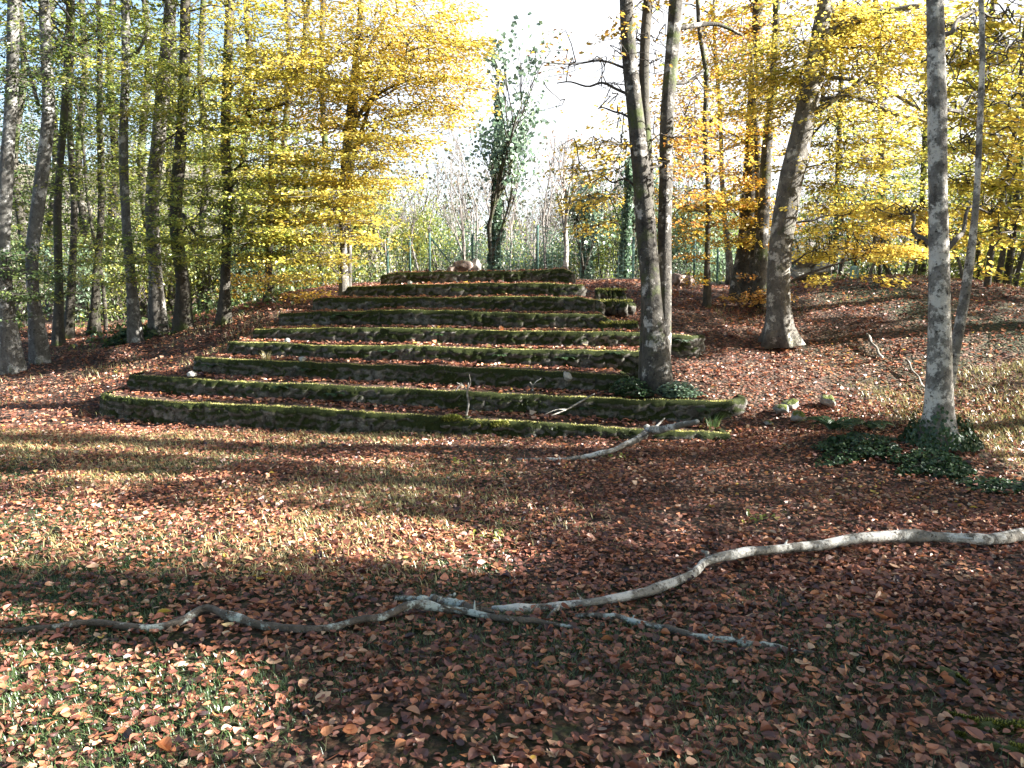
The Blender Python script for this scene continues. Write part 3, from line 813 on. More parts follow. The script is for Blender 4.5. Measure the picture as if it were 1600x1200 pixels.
def tree(name, label, stems, Y, bark, blobs, mats, seed, lsize=0.06, fine=False, group=None, dY=0.0, total=12.0, flare=0.35, limbs=(), topn=60, topmat=0, toptone=0.5, sides=18, cat='tree', topr=1.9):
    rg = np.random.default_rng(seed)
    ws = []
    for k, st in enumerate(stems):
        pts, yo, tot = (st if isinstance(st, tuple) else (st, 0.0, total))
        ws.append(stem(pts, Y + yo, dY, 46, tot, 0.74 if group == GL else {21: 0.80, 22: 0.76, 26: 0.80}.get(seed, 0.88)))
    foot = ws[0][0]
    root = empty(name, (foot[0], foot[1], hz(foot[0], foot[1])), label, cat, group)
    for k, w in enumerate(ws):
        mb = MB(); mb.tube(w[:, :3], w[:, 3], sides, 0.10, seed + k, flare=flare if k == 0 else None)
        mb.build('trunk', bark if not isinstance(bark, (list, tuple)) else bark[k % len(bark)], root)
    for lb in limbs:
        pts = np.array([[*P(px, py, yy), wd * yy / F / 2] for px, py, wd, yy in lb]); pts = spl(pts, 20)
        mb = MB(); mb.tube(pts[:, :3], pts[:, 3], 9, 0.10, seed); mb.build('limb', bark[0] if isinstance(bark, (list, tuple)) else bark, root)
    cm, lm = MB(), MB()
    if group in (GRT, 'slim background trees of the right wood') and seed != 21: blobs = [(*bb[:6], int(bb[6] * 1.45), *bb[7:]) for bb in blobs]
    if group in (GL, GBL): blobs = [(*bb[:6], int(bb[6] * (1.05 if seed == 11 else 1.5)), *bb[7:]) for bb in blobs]
    leafy(cm, lm, ws[0][:, :3], blobs, rg, fine, lsize)
    if topn:
        for w in ws[:2]: top_crown(cm, lm, w, rg, 0.11, topn // min(2, len(ws)), 26, topmat, toptone, topr)
    nm = len(mats) if isinstance(mats, (list, tuple)) else 1
    cm.merge(lm, nm); cm.build('crown', list(mats) + [M['twig']], root, False)
    return root


YL, GD, LM, GN, OR, RU = M['leaf_yellow'], M['leaf_gold'], M['leaf_lime'], M['leaf_green'], M['leaf_orange'], M['leaf_russet']
GBL = 'slim background trees of the left wood'
GL = 'tall beeches at the left edge of the clearing'
GRT = 'beeches on the slope right of the terraces'

# left wood, from the left edge inwards
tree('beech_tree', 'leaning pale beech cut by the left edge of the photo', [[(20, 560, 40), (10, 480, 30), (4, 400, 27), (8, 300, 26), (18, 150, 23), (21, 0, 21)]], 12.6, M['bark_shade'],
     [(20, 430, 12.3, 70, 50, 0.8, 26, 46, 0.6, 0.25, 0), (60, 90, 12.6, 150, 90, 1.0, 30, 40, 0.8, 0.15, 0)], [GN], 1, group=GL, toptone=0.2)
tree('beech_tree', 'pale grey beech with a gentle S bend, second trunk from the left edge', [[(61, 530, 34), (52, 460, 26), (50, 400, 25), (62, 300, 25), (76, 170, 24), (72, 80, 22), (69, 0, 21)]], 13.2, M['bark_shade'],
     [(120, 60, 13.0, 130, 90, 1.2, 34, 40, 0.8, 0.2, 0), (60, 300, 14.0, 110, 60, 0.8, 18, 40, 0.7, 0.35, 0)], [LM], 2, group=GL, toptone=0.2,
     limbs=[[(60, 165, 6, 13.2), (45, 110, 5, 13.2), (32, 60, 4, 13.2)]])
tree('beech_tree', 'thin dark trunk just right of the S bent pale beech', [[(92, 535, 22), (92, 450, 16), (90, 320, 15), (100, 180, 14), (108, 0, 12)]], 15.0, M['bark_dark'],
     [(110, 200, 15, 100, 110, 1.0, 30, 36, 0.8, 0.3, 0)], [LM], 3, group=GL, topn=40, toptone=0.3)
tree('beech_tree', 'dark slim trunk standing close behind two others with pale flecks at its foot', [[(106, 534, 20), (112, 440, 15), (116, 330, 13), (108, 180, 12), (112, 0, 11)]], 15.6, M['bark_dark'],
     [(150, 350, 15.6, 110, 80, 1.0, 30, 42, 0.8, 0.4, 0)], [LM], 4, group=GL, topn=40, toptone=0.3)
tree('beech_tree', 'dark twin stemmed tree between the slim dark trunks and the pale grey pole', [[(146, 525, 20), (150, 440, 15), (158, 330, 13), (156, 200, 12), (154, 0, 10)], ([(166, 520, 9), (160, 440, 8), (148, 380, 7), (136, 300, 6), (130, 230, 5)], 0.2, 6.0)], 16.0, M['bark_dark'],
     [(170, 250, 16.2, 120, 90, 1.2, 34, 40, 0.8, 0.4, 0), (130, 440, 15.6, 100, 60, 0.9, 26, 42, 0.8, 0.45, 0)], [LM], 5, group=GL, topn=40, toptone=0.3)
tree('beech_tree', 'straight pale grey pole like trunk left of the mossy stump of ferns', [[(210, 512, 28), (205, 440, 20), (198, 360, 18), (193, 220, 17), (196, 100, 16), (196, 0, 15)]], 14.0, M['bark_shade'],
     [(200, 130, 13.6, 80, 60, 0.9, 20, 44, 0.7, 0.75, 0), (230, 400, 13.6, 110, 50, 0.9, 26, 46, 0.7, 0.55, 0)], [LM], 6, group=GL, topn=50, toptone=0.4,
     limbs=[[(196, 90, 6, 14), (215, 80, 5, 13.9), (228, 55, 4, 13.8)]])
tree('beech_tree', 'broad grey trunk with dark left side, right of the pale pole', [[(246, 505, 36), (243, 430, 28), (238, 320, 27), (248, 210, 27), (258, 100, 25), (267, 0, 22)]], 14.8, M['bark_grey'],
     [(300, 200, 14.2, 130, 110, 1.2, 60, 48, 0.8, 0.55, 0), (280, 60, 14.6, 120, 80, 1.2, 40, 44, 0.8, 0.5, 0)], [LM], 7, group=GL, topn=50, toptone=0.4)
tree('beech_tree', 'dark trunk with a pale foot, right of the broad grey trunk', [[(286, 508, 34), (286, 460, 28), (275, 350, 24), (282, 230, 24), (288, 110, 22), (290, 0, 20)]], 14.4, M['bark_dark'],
     [(330, 330, 13.4, 130, 70, 1.1, 60, 52, 0.75, 0.62, 0), (330, 120, 13.6, 110, 90, 1.1, 50, 48, 0.8, 0.7, 0)], [LM], 8, group=GL, topn=50, toptone=0.5,
     limbs=[[(285, 335, 6, 14.2), (310, 368, 5, 13.8), (345, 368, 4, 13.4), (365, 360, 3, 13.2)]])
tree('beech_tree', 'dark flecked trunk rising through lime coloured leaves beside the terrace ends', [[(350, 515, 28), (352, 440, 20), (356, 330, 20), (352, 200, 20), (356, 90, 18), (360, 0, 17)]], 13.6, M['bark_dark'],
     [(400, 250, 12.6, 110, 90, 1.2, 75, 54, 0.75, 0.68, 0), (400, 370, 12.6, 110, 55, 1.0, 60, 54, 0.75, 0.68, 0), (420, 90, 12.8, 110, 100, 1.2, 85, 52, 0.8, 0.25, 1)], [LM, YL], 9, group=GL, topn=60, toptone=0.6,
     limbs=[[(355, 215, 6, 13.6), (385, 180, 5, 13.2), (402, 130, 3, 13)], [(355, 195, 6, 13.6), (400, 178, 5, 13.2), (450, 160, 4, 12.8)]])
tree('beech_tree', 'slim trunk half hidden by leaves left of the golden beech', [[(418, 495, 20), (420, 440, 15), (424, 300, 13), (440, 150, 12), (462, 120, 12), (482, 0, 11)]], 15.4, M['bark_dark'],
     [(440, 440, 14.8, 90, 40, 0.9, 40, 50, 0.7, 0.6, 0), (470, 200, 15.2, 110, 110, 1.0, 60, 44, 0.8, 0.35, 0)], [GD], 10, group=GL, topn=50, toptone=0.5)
tree('beech_tree', 'golden beech with twin pale feet standing behind the left ends of the upper terraces',
     [[(538, 462, 22), (537, 400, 15), (538, 290, 22), (545, 230, 26), (552, 150, 20), (560, 70, 15), (565, 0, 13)], ([(546, 455, 11), (546, 390, 9), (545, 320, 9), (556, 230, 10), (570, 190, 8)], 0.25, 5.0)], 13.8, M['bark_grey'],
     [(560, 60, 13.4, 150, 80, 1.5, 140, 58, 0.8, 0.7, 0), (640, 130, 13.0, 120, 100, 1.4, 105, 58, 0.8, 0.62, 0), (500, 170, 13.2, 120, 110, 1.4, 115, 56, 0.8, 0.6, 0),
      (590, 260, 13.0, 95, 80, 1.2, 95, 58, 0.75, 0.45, 0), (505, 310, 12.8, 110, 75, 1.2, 110, 58, 0.75, 0.35, 0), (470, 390, 12.8, 90, 45, 1.0, 60, 54, 0.7, 0.25, 0), (700, 60, 13.2, 60, 60, 1.0, 34, 50, 0.7, 0.5, 0),
      (690, 150, 12.9, 60, 40, 0.8, 24, 50, 0.7, 0.6, 0), (580, 345, 12.9, 60, 30, 0.8, 24, 50, 0.6, 0.4, 0)], [YL], 11, lsize=0.062, group=GL, topn=110, toptone=0.5, topr=2.6,
     limbs=[[(548, 205, 8, 13.8), (575, 160, 6, 13.6), (625, 130, 4, 13.3), (665, 120, 3, 13.1)], [(555, 130, 7, 13.8), (580, 70, 6, 13.8), (605, 20, 4, 13.8)],
            [(543, 300, 6, 13.8), (500, 345, 5, 13.2), (440, 345, 4, 12.8), (380, 350, 3, 12.6)]])

# right side
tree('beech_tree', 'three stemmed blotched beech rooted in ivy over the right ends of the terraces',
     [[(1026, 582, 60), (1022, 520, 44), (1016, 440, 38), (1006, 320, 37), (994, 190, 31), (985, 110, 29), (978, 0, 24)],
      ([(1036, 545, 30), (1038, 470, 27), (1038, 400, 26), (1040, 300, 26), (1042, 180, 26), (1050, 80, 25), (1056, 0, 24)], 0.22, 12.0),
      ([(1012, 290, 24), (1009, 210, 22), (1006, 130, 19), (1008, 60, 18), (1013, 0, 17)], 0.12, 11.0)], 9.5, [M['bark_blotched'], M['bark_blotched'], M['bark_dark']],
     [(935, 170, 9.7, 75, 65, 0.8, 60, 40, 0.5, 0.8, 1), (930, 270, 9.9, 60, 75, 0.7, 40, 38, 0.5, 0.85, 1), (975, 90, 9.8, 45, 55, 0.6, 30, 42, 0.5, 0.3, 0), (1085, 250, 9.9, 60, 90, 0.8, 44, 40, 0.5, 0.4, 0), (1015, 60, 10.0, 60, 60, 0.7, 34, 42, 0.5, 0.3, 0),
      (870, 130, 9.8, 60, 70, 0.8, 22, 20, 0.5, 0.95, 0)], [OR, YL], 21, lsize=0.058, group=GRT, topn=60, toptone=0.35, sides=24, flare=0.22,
     limbs=[[(1052, 45, 9, 9.7), (1085, 40, 8, 9.8), (1120, 38, 6, 9.9), (1160, 55, 4, 10.0)], [(1048, 130, 5, 9.7), (1075, 128, 4, 9.9), (1100, 110, 3, 10)], [(985, 110, 4, 9.5), (940, 95, 3, 9.5), (900, 100, 2, 9.5), (850, 98, 1.5, 9.5)]])
tree('beech_tree', 'thick beech leaning right with a brightly sunlit foot on the leaf slope',
     [[(1219, 541, 66), (1217, 500, 50), (1216, 420, 46), (1230, 310, 47), (1250, 220, 44), (1266, 140, 40), (1278, 70, 34), (1290, 0, 30)]], 11.4, M['bark_grey'],
     [(1350, 140, 11.4, 120, 110, 1.3, 120, 48, 0.6, 0.45, 0), (1330, 250, 11.2, 110, 50, 1.0, 60, 48, 0.6, 0.4, 0), (1390, 390, 11.0, 80, 32, 0.8, 36, 46, 0.5, 0.8, 0), (1210, 110, 11.6, 80, 100, 1.0, 70, 46, 0.6, 0.4, 0), (1280, 395, 11.9, 40, 40, 0.5, 16, 44, 0.45, 0.5, 0),
      (1420, 50, 11.4, 90, 60, 1.0, 60, 46, 0.6, 0.6, 0), (1330, 40, 11.8, 80, 50, 1.0, 50, 46, 0.6, 0.6, 0), (1340, 330, 11.2, 90, 50, 0.8, 36, 46, 0.55, 0.6, 0)], [YL], 22, lsize=0.06, group=GRT, topn=80, sides=26, flare=0.22,
     limbs=[[(1285, 60, 16, 11.4), (1312, 46, 15, 11.3), (1345, 30, 12, 11.2), (1440, 8, 8, 11.0)], [(1258, 190, 9, 11.4), (1290, 165, 8, 11.3), (1345, 125, 6, 11.2), (1372, 95, 4, 11.2)],
            [(1262, 160, 7, 11.4), (1330, 150, 6, 11.3), (1400, 178, 5, 11.2), (1450, 190, 4, 11.1)], [(1290, 120, 6, 11.4), (1360, 130, 6, 11.3), (1440, 172, 5, 11.2)], [(1245, 262, 5, 11.4), (1270, 210, 4, 11.4), (1300, 180, 3, 11.3)]])
tree('beech_tree', 'twin trunked beech with orange leaves round its foot, left of the thick leaning beech',
     [[(1163, 445, 44), (1166, 400, 36), (1172, 310, 30), (1176, 200, 22), (1180, 100, 18), (1184, 0, 16)], ([(1186, 480, 24), (1187, 440, 24), (1192, 350, 22), (1198, 240, 18), (1210, 110, 14), (1214, 0, 12)], -0.8, 10.0), ([(1176, 460, 20), (1180, 400, 18), (1186, 320, 15), (1184, 240, 12)], -0.4, 5.0)], 14.2, M['bark_blotched'],
     [(1180, 455, 13.0, 55, 18, 0.5, 26, 40, 0.45, 0.9, 1), (1130, 320, 13.9, 80, 70, 1.0, 60, 44, 0.6, 0.6, 0), (1150, 200, 14.0, 90, 80, 1.0, 60, 44, 0.65, 0.5, 0), (1190, 360, 14.0, 60, 50, 0.6, 30, 44, 0.5, 0.6, 0), (1110, 90, 14.2, 80, 80, 1.0, 50, 42, 0.65, 0.6, 0), (1160, 50, 14.4, 80, 70, 1.0, 50, 42, 0.65, 0.5, 0), (1060, 180, 14.2, 50, 70, .8, 30, 42, .6, .7, 0)], [GD, OR], 23, group=GRT, topn=70,
     limbs=[[(1176, 180, 6, 14.2), (1140, 178, 5, 14), (1100, 195, 3, 13.8)], [(1172, 220, 5, 14.2), (1130, 235, 4, 14), (1090, 265, 3, 13.9)]])
tree('young_tree', 'slender straight trunk between the three stemmed and the twin trunked beeches', [[(1105, 465, 13), (1105, 400, 10), (1107, 310, 9), (1102, 200, 9), (1103, 110, 8), (1093, 50, 7), (1090, 0, 6)]], 13.4, M['bark_dark'],
     [(1080, 330, 13.4, 70, 50, 0.7, 26, 40, 0.55, 0.6, 0), (1060, 400, 13.4, 50, 30, 0.5, 12, 36, 0.5, 0.7, 0)], [GD], 24, topn=24)
tree('young_tree', 'grey blue leaning trunk in front of the green fence gap', [[(1143, 445, 13), (1140, 410, 11), (1133, 350, 9), (1128, 280, 8), (1126, 200, 7)]], 17.5, M['bark_grey'],
     [(1135, 330, 17.5, 40, 60, 0.8, 20, 40, 0.6, 0.4, 0)], [LM], 25, topn=20)
tree('beech_tree', 'nearest tree, tall pale beech with thin side stem and ivied foot',
     [[(1466, 735, 100), (1466, 690, 76), (1466, 640, 56), (1467, 560, 47), (1467, 450, 39), (1465, 250, 34), (1463, 100, 33), (1461, 0, 32)],
      ([(1478, 625, 24), (1490, 560, 20), (1503, 490, 19), (1514, 420, 17), (1524, 330, 13), (1531, 200, 11), (1535, 80, 10), (1533, 0, 9)], 0.14, 8.0)], 7.15, M['bark_pale'],
     [(1540, 150, 8.2, 80, 130, 0.9, 110, 42, 0.45, 0.2, 0), (1550, 330, 8.6, 70, 70, 0.8, 56, 42, 0.45, 0.4, 0), (1400, 330, 8.6, 60, 30, 0.5, 16, 40, 0.4, 0.55, 0), (1560, 30, 8.2, 60, 70, 0.8, 36, 42, 0.45, 0.4, 0)], [YL], 26, lsize=0.055, fine=True, group=GRT, topn=70, sides=30, flare=0.16)
tree('slender_tree', 'thin dark trunk leaning right among the poles at the right edge', [[(1538, 500, 12), (1548, 400, 10), (1572, 280, 9), (1590, 180, 8), (1600, 60, 7)]], 13.5, M['bark_dark'],
     [(1570, 250, 13.5, 60, 90, 0.8, 30, 40, 0.6, 0.5, 0)], [LM], 27, topn=10)

GBL = 'slim background trees of the left wood'
for k, (px, Y, w, lean, bl, m, tn, lab) in enumerate([
        (30, 19, 15, 8, [(20, 180, 90, 130, 60), (60, 330, 90, 80, 40)], GN, .5, 'slim background tree between the two leftmost pale beeches'), (82, 21, 14, -6, [(80, 130, 100, 130, 60), (90, 300, 90, 70, 40)], GN, .4, 'slim background tree right of the S bent pale beech'),
        (128, 20, 13, 5, [(130, 110, 90, 120, 60), (120, 380, 90, 60, 40)], LM, .15, 'slim background tree behind the slim dark trunks'), (176, 22, 15, -4, [(180, 160, 100, 150, 70), (180, 400, 100, 60, 40)], GN, .6, 'slim background tree left of the straight pale pole like trunk'),
        (226, 21, 14, 6, [(230, 120, 100, 120, 60), (230, 330, 90, 90, 46)], LM, .3, 'slim background tree right of the straight pale pole like trunk'), (268, 23, 14, 3, [(270, 200, 110, 150, 70), (265, 420, 90, 50, 40)], LM, .35, 'slim background tree between the broad grey and the pale footed trunks'),
        (318, 20, 14, -5, [(320, 210, 90, 120, 66), (320, 410, 90, 60, 50)], LM, .55, 'slim background tree left of the dark flecked trunk'), (385, 22, 14, 4, [(385, 180, 90, 140, 66), (385, 420, 80, 50, 44)], LM, .6, 'slim background tree right of the dark flecked trunk'),
        (448, 20, 13, 5, [(450, 300, 70, 80, 44), (450, 420, 70, 45, 40)], LM, .5, 'slim background tree below the golden leaves'), (505, 22, 12, -3, [(500, 400, 60, 50, 40)], LM, .6, 'slim background tree left of the golden beech foot')]):
    tree('background_tree', lab, [[(px, 505, w * 1.4), (px + lean, 400, w), (px - lean, 250, w * .9), (px + lean, 100, w * .8), (px, 0, w * .7)]], Y, M['bark_dark'],
         [(a, b2, Y + .2 * j, c, d, 1.3, n, 40, 0.9, tn, 0) for j, (a, b2, c, d, n) in enumerate(bl)], [m], 120 + k, lsize=0.085, group=GBL, topn=0, total=11, sides=9)
GBRT = 'slim background trees of the right wood'
for k, (px, Y, w, lean, bl, m, tn, lab) in enumerate([
        (1300, 18, 11, 5, [(1300, 330, 60, 60, 34), (1310, 200, 60, 60, 24)], LM, .4, 'slim background tree just right of the thick leaning beech'), (1388, 19, 12, -5, [(1390, 290, 70, 80, 40), (1400, 410, 70, 40, 30)], GN, .8, 'slim background tree midway between the thick beech and the nearest tree'),
        (1432, 17, 11, 6, [(1430, 240, 60, 80, 36)], LM, .7, 'slim background tree left of the nearest trunk'), (1512, 16, 12, 10, [(1520, 240, 70, 130, 60), (1520, 410, 60, 60, 40)], LM, .6, 'slim background tree behind the side stem of the nearest tree'),
        (1565, 14.5, 12, 14, [(1580, 120, 80, 110, 60), (1585, 330, 60, 90, 56), (1575, 440, 60, 50, 44)], LM, .75, 'slim leafy tree close to the right edge')]):
    tree('background_tree', lab, [[(px, 490, w * 1.4), (px + lean, 400, w), (px + 2 * lean, 250, w * .9), (px + 3 * lean, 100, w * .8), (px + 4 * lean, 0, w * .7)]], Y, M['bark_dark'],
         [(a, b2, Y + .2 * j, c, d, 1.1, n, 40, 0.8, tn, 0) for j, (a, b2, c, d, n) in enumerate(bl)], [m], 140 + k, lsize=0.075, group=GBRT, topn=0, total=10, sides=9)

# trees outside the picture to the right: they shade the clearing
def shade_tree(x, y, h, label, seed, blobs, mats, ls=0.10):
    rg = np.random.default_rng(seed); z0 = hz(x, y)
    w = spl([[x, y, z0 - 0.2, 0.24], [x + 0.1, y, z0 + 2, 0.18], [x, y + .1, z0 + 5, 0.14], [x, y, z0 + h, 0.04]], 30)
    root = empty('beech_tree', (x, y, z0), label, 'tree', 'beeches beyond the right edge')
    t = MB(); t.tube(w[:, :3], w[:, 3], 14, 0.08, seed, flare=0.3); t.build('trunk', M['bark_pale'], root)
    cm, lm = MB(), MB()
    for (zz, rr, hh, ns, npp) in blobs:
        u = rg.normal(size=(ns, 3)); u /= np.linalg.norm(u, axis=1)[:, None]; u *= rg.random((ns, 1)) ** 0.4
        cen = np.array([x, y, z0 + zz]) + u * np.array([rr, rr, hh])
        yaw = np.arctan2(cen[:, 1] - y, cen[:, 0] - x) + rg.normal(0, .4, ns)
        rt, tip = crown_sprays(cm, cen, yaw, np.full(ns, 1.0), npp, ls, rg, np.clip(0.4 + .2 * rg.normal(size=ns), 0, 1), False)
        j = np.argmin(np.abs(w[None, :, 2] - (cen[:, 2:3] - 0.6)), 1)
        lm.segs(w[j, :3], rt, 0.02, 0.008, 4, carve=True); lm.segs(rt, tip, 0.008, 0.003, 3, carve=True)
    cm.merge(lm, len(mats)); cm.build('crown', list(mats) + [M['twig']], root, False)


shade_tree(8.2, 2.6, 10, 'leafy beech out of view to the right of the camera', 41, [(2.0, 1.5, 1.2, 70, 40), (4.2, 1.9, 1.6, 130, 40)], [LM])
shade_tree(9.6, 2.7, 11, 'leafy beech out of view beside the clearing, in line with the fallen branch', 42, [(2.2, 1.5, 1.3, 90, 40), (4.6, 2.0, 1.8, 140, 40)], [LM])
shade_tree(8.6, 5.3, 10, 'leafy beech out of view to the right of the nearest tree', 43, [(2.2, 1.2, 1.2, 80, 40), (4.4, 1.7, 1.7, 110, 40), (6.6, 1.6, 1.2, 90, 40)], [YL])
shade_tree(12.5, 1.7, 12, 'leafy beech out of view, deeper in the wood to the right', 44, [(3.0, 1.8, 1.8, 110, 40), (6.0, 2.2, 2.0, 130, 40)], [LM])
shade_tree(11.2, 6.3, 12, 'leafy beech out of view a few steps behind the nearest tree', 47, [(3.4, 1.5, 1.4, 70, 40), (6.0, 1.8, 1.6, 110, 40), (8.2, 1.5, 1.2, 80, 40)], [YL])
shade_tree(13.2, 11.9, 12, 'leafy beech out of view above the bank, level with the thick leaning beech', 48, [(3.0, 1.5, 1.4, 90, 36), (5.4, 1.7, 1.6, 100, 36)], [YL])
shade_tree(15.5, 13.4, 12, 'leafy beech out of view at the top of the bank on the right', 49, [(2.8, 1.6, 1.5, 90, 36), (5.2, 1.8, 1.6, 90, 36)], [LM])
shade_tree(14.5, 10.24, 12, 'leafy beech out of view on the bank behind the thicket', 46, [(3.0, 1.9, 1.6, 60, 30), (6.0, 2.2, 2.0, 70, 30)], [YL])
for k, (x, y, lab) in enumerate([(-7.5, -3.5, 'big unseen leafy beech behind the camera, to the left'), (-2.5, -6.0, 'big unseen leafy beech straight behind the camera'), (3.0, -5.0, 'big unseen leafy beech behind the camera, to the right'), (7.5, -2.0, 'big unseen leafy beech beside the camera on the right'), (-9.5, 2.5, 'big leafy beech out of view to the left of the clearing')]):
    shade_tree(x, y, 13, lab, 50 + k, [(4.0, 3.0, 1.6, 110, 30), (8.0, 3.6, 2.6, 190, 30)], [LM], 0.17)  # surrounding wood out of view, added to cut skylight on the clearing
shade_tree(13.5, 7.26, 12, 'leafy beech out of view on the bank to the right', 45, [(3.4, 1.8, 1.6, 90, 40), (6.4, 2.2, 2.0, 110, 40)], [YL])

# ------------------------------------------------------------------ bare trees and bushes behind
def bare(mb, base, h, rg, r0=None, spread=0.5, levels=4, lean=(0, 0), kids=(3, 5), sides=4, fork=0.35):
    r0 = r0 or h * 0.012
    stack = [(np.array(base, float), np.array([lean[0], lean[1], 1.0]), h * 0.55, r0, 0)]; tips = []
    while stack:
        p, d, L, r, lv = stack.pop(); d = d / np.linalg.norm(d); n = 5 if lv == 0 else 3
        pts = [p]
        for k in range(n):
            d = d + rg.normal(0, 0.12, 3) + np.array([0, 0, 0.05]); d /= np.linalg.norm(d); pts.append(pts[-1] + d * L / n)
        pts = np.array(pts); rr = np.linspace(r, r * 0.55, n + 1)
        mb.segs(pts[:-1], pts[1:], rr[:-1], rr[1:], sides if lv < 2 else 3)
        if lv + 1 < levels:
            for _ in range(rg.integers(*kids)):
                t = rg.uniform(fork, 1.0) if lv == 0 else rg.uniform(0.25, 1.0)
                k = min(n - 1, int(t * n)); q = pts[k] + (pts[k + 1] - pts[k]) * (t * n - k)
                az = rg.uniform(0, 2 * np.pi); nd = d * (1 - spread * 0.5) + spread * np.array([np.cos(az), np.sin(az), rg.uniform(0.0, 0.7)])
                stack.append((q, nd, L * rg.uniform(0.5, 0.75), r * 0.5, lv + 1))
        else: tips.append(pts[-1])
    return np.array(tips)


def bare_tree(name, label, px, py, Y, toppy, seed, mat, group=None, spread=0.5, lean=(0, 0), r0=None, leafmat=None, nleaf=0, lsize=0.05, levels=4, fork=0.35, kids=(3, 5), cat='tree', tone=0.5):
    rg = np.random.default_rng(seed); p = P(px, py, Y); p[2] = hz(p[0], p[1]) - 0.1
    h = P(px, toppy, Y)[2] - p[2]
    root = empty(name, p, label, cat, group); t = MB()
    tips = bare(t, p, h, rg, r0, spread, levels, lean, kids, 6, fork); t.build('trunk', mat, root)
    if leafmat is not None:
        c = MB(); k = rg.integers(0, len(tips), nleaf); pos = tips[k] + rg.normal(0, 0.16 * h / 4, (nleaf, 3))
        ok = ~(shadows_lit(pos))
        c.leaves(pos[ok], rg.normal(size=(nleaf, 3))[ok], (rg.normal(size=(nleaf, 3)) * .6 + np.array([[0, 0, 1]]))[ok], lsize * rg.uniform(.7, 1.3, nleaf)[ok], .6, .1, np.clip(tone + .25 * rg.normal(size=nleaf), 0, 1)[ok], 0, False)
        c.build('crown', leafmat, root, False)
    return root


def ivy_tree(label, px, py, Y, toppy, seed, wid, n, leafm):
    rg = np.random.default_rng(seed); p = P(px, py, Y); p[2] = hz(p[0], p[1]) - 0.1; h = P(px, toppy, Y)[2] - p[2]
    root = empty('ivy_clad_tree', p, label, 'tree', 'ivy clad trees behind the fence'); t = MB()
    tips = bare(t, p, h * 1.05, rg, h * 0.016, 0.26, 4, (0.03, 0), (5, 7), 6, 0.3); t.build('trunk', M['bark_dark'], root)
    z = rg.beta(1.1, 1.3, n) * h; r = wid * (0.35 + 0.75 * np.abs(fbm(z * 1.3, seed, 0, 2))) * np.clip(1.15 - z / h, 0.25, 1) ** 0.6 * rg.random(n) ** 0.5; a = rg.uniform(0, 2 * np.pi, n)
    pos = p + np.stack([np.cos(a) * r + 0.03 * z, np.sin(a) * r, z + rg.normal(0, .1, n)], 1)
    m2 = n // 3; k = rg.integers(0, len(tips), m2); pos = np.concatenate([pos, tips[k] + rg.normal(0, 0.16, (m2, 3))]); n = len(pos)
    c = MB(); c.leaves(pos, rg.normal(size=(n, 3)), rg.normal(size=(n, 3)) * .7 + np.stack([pos[:, 0] - p[0], pos[:, 1] - p[1], np.ones(n) * 0.3], 1), 0.12 * rg.uniform(.7, 1.3, n), .8, .1, rg.beta(2, 2, n), 0, False)
    c.build('ivy', leafm, root, False)


ivy_tree('tall ivy clad tree rising behind the middle of the fence', 772, 432, 21, 150, 61, 0.33, 4200, M['leaf_teal'])
ivy_tree('short ivy covered stem right of the pale forked bare tree', 915, 428, 22, 290, 62, 0.42, 2200, M['leaf_teal'])
ivy_tree('dark ivy column close behind the three stemmed beech', 975, 430, 20, 250, 63, 0.30, 1700, M['leaf_teal'])
bare_tree('bare_tree', 'pale forked bare tree behind the right end of the topmost terrace', 884, 432, 18, 190, 64, M['bark_pale'], None, 0.55, (0.05, 0), 0.075, RU, 420, 0.045, 5, 0.15, (3, 5))
GB = 'bare saplings behind the fence'
for k, (px, Y, tp, lab, ln) in enumerate([
        (727, 24, 195, 'thin bare sapling left of the tall ivy clad tree', 0.02), (742, 26, 180, 'bare sapling pressed close to the tall ivy clad tree', 0.02), (697, 25, 240, 'low bare sapling above the pink boulders', -0.04),
        (805, 27, 230, 'bare sapling just right of the tall ivy clad tree', 0.0), (835, 25, 260, 'twiggy bare sapling between the ivy clad tree and the pale forked tree', 0.02),
        (858, 23, 200, 'slim bare sapling leaning on the left of the pale forked tree', -0.03), (950, 24, 220, 'bare sapling with fanned twigs left of the dark ivy column', 0.05),
        (655, 24, 280, 'bare sapling at the edge of the golden beech leaves', 0.0), (610, 23, 300, 'bare sapling under the golden beech leaves', 0.03)]):
    bare_tree('bare_sapling', lab, px, 430, Y, tp, 70 + k, M['far_twig'], GB, 0.30, (ln, 0), 0.045, None, 0, levels=5, fork=0.3)

GP = 'slender poles of the thicket on the right'
POLES = [(1352, 15.0, 330, 0.0), (1372, 15.6, 300, 0.05), (1392, 15.2, 340, -0.06), (1408, 16, 310, 0.08), (1424, 15.4, 350, 0.02), (1440, 16.4, 300, -0.05), (1502, 14.5, 300, 0.1), (1524, 15.2, 280, 0.16),
         (1552, 14.4, 240, 0.22), (1568, 15.0, 260, 0.24), (1583, 14.2, 230, 0.26), (1596, 14.8, 220, 0.22), (1612, 14.2, 240, 0.2), (1335, 16.5, 320, -0.1), (1310, 17, 310, 0.05)]
for k, (px, Y, tp, ln) in enumerate(POLES):
    if px < 1450: lab = 'thin upright pole stem in the thicket between the thick leaning beech and the nearest tree'
    else: lab = 'thin dark pole stem leaning right in the thicket beyond the nearest tree'
    bare_tree('thicket_pole', lab, px, 480, Y, tp, 90 + k, M['bark_dark'] if k % 3 else M['bark_grey'], GP + (', middle' if px < 1450 else ', far right'), 0.32, (ln, 0), 0.035 + 0.012 * (k % 3), LM if px > 1450 else GD, 260 if px > 1450 else 90, 0.06, 4, 0.45, (2, 4))


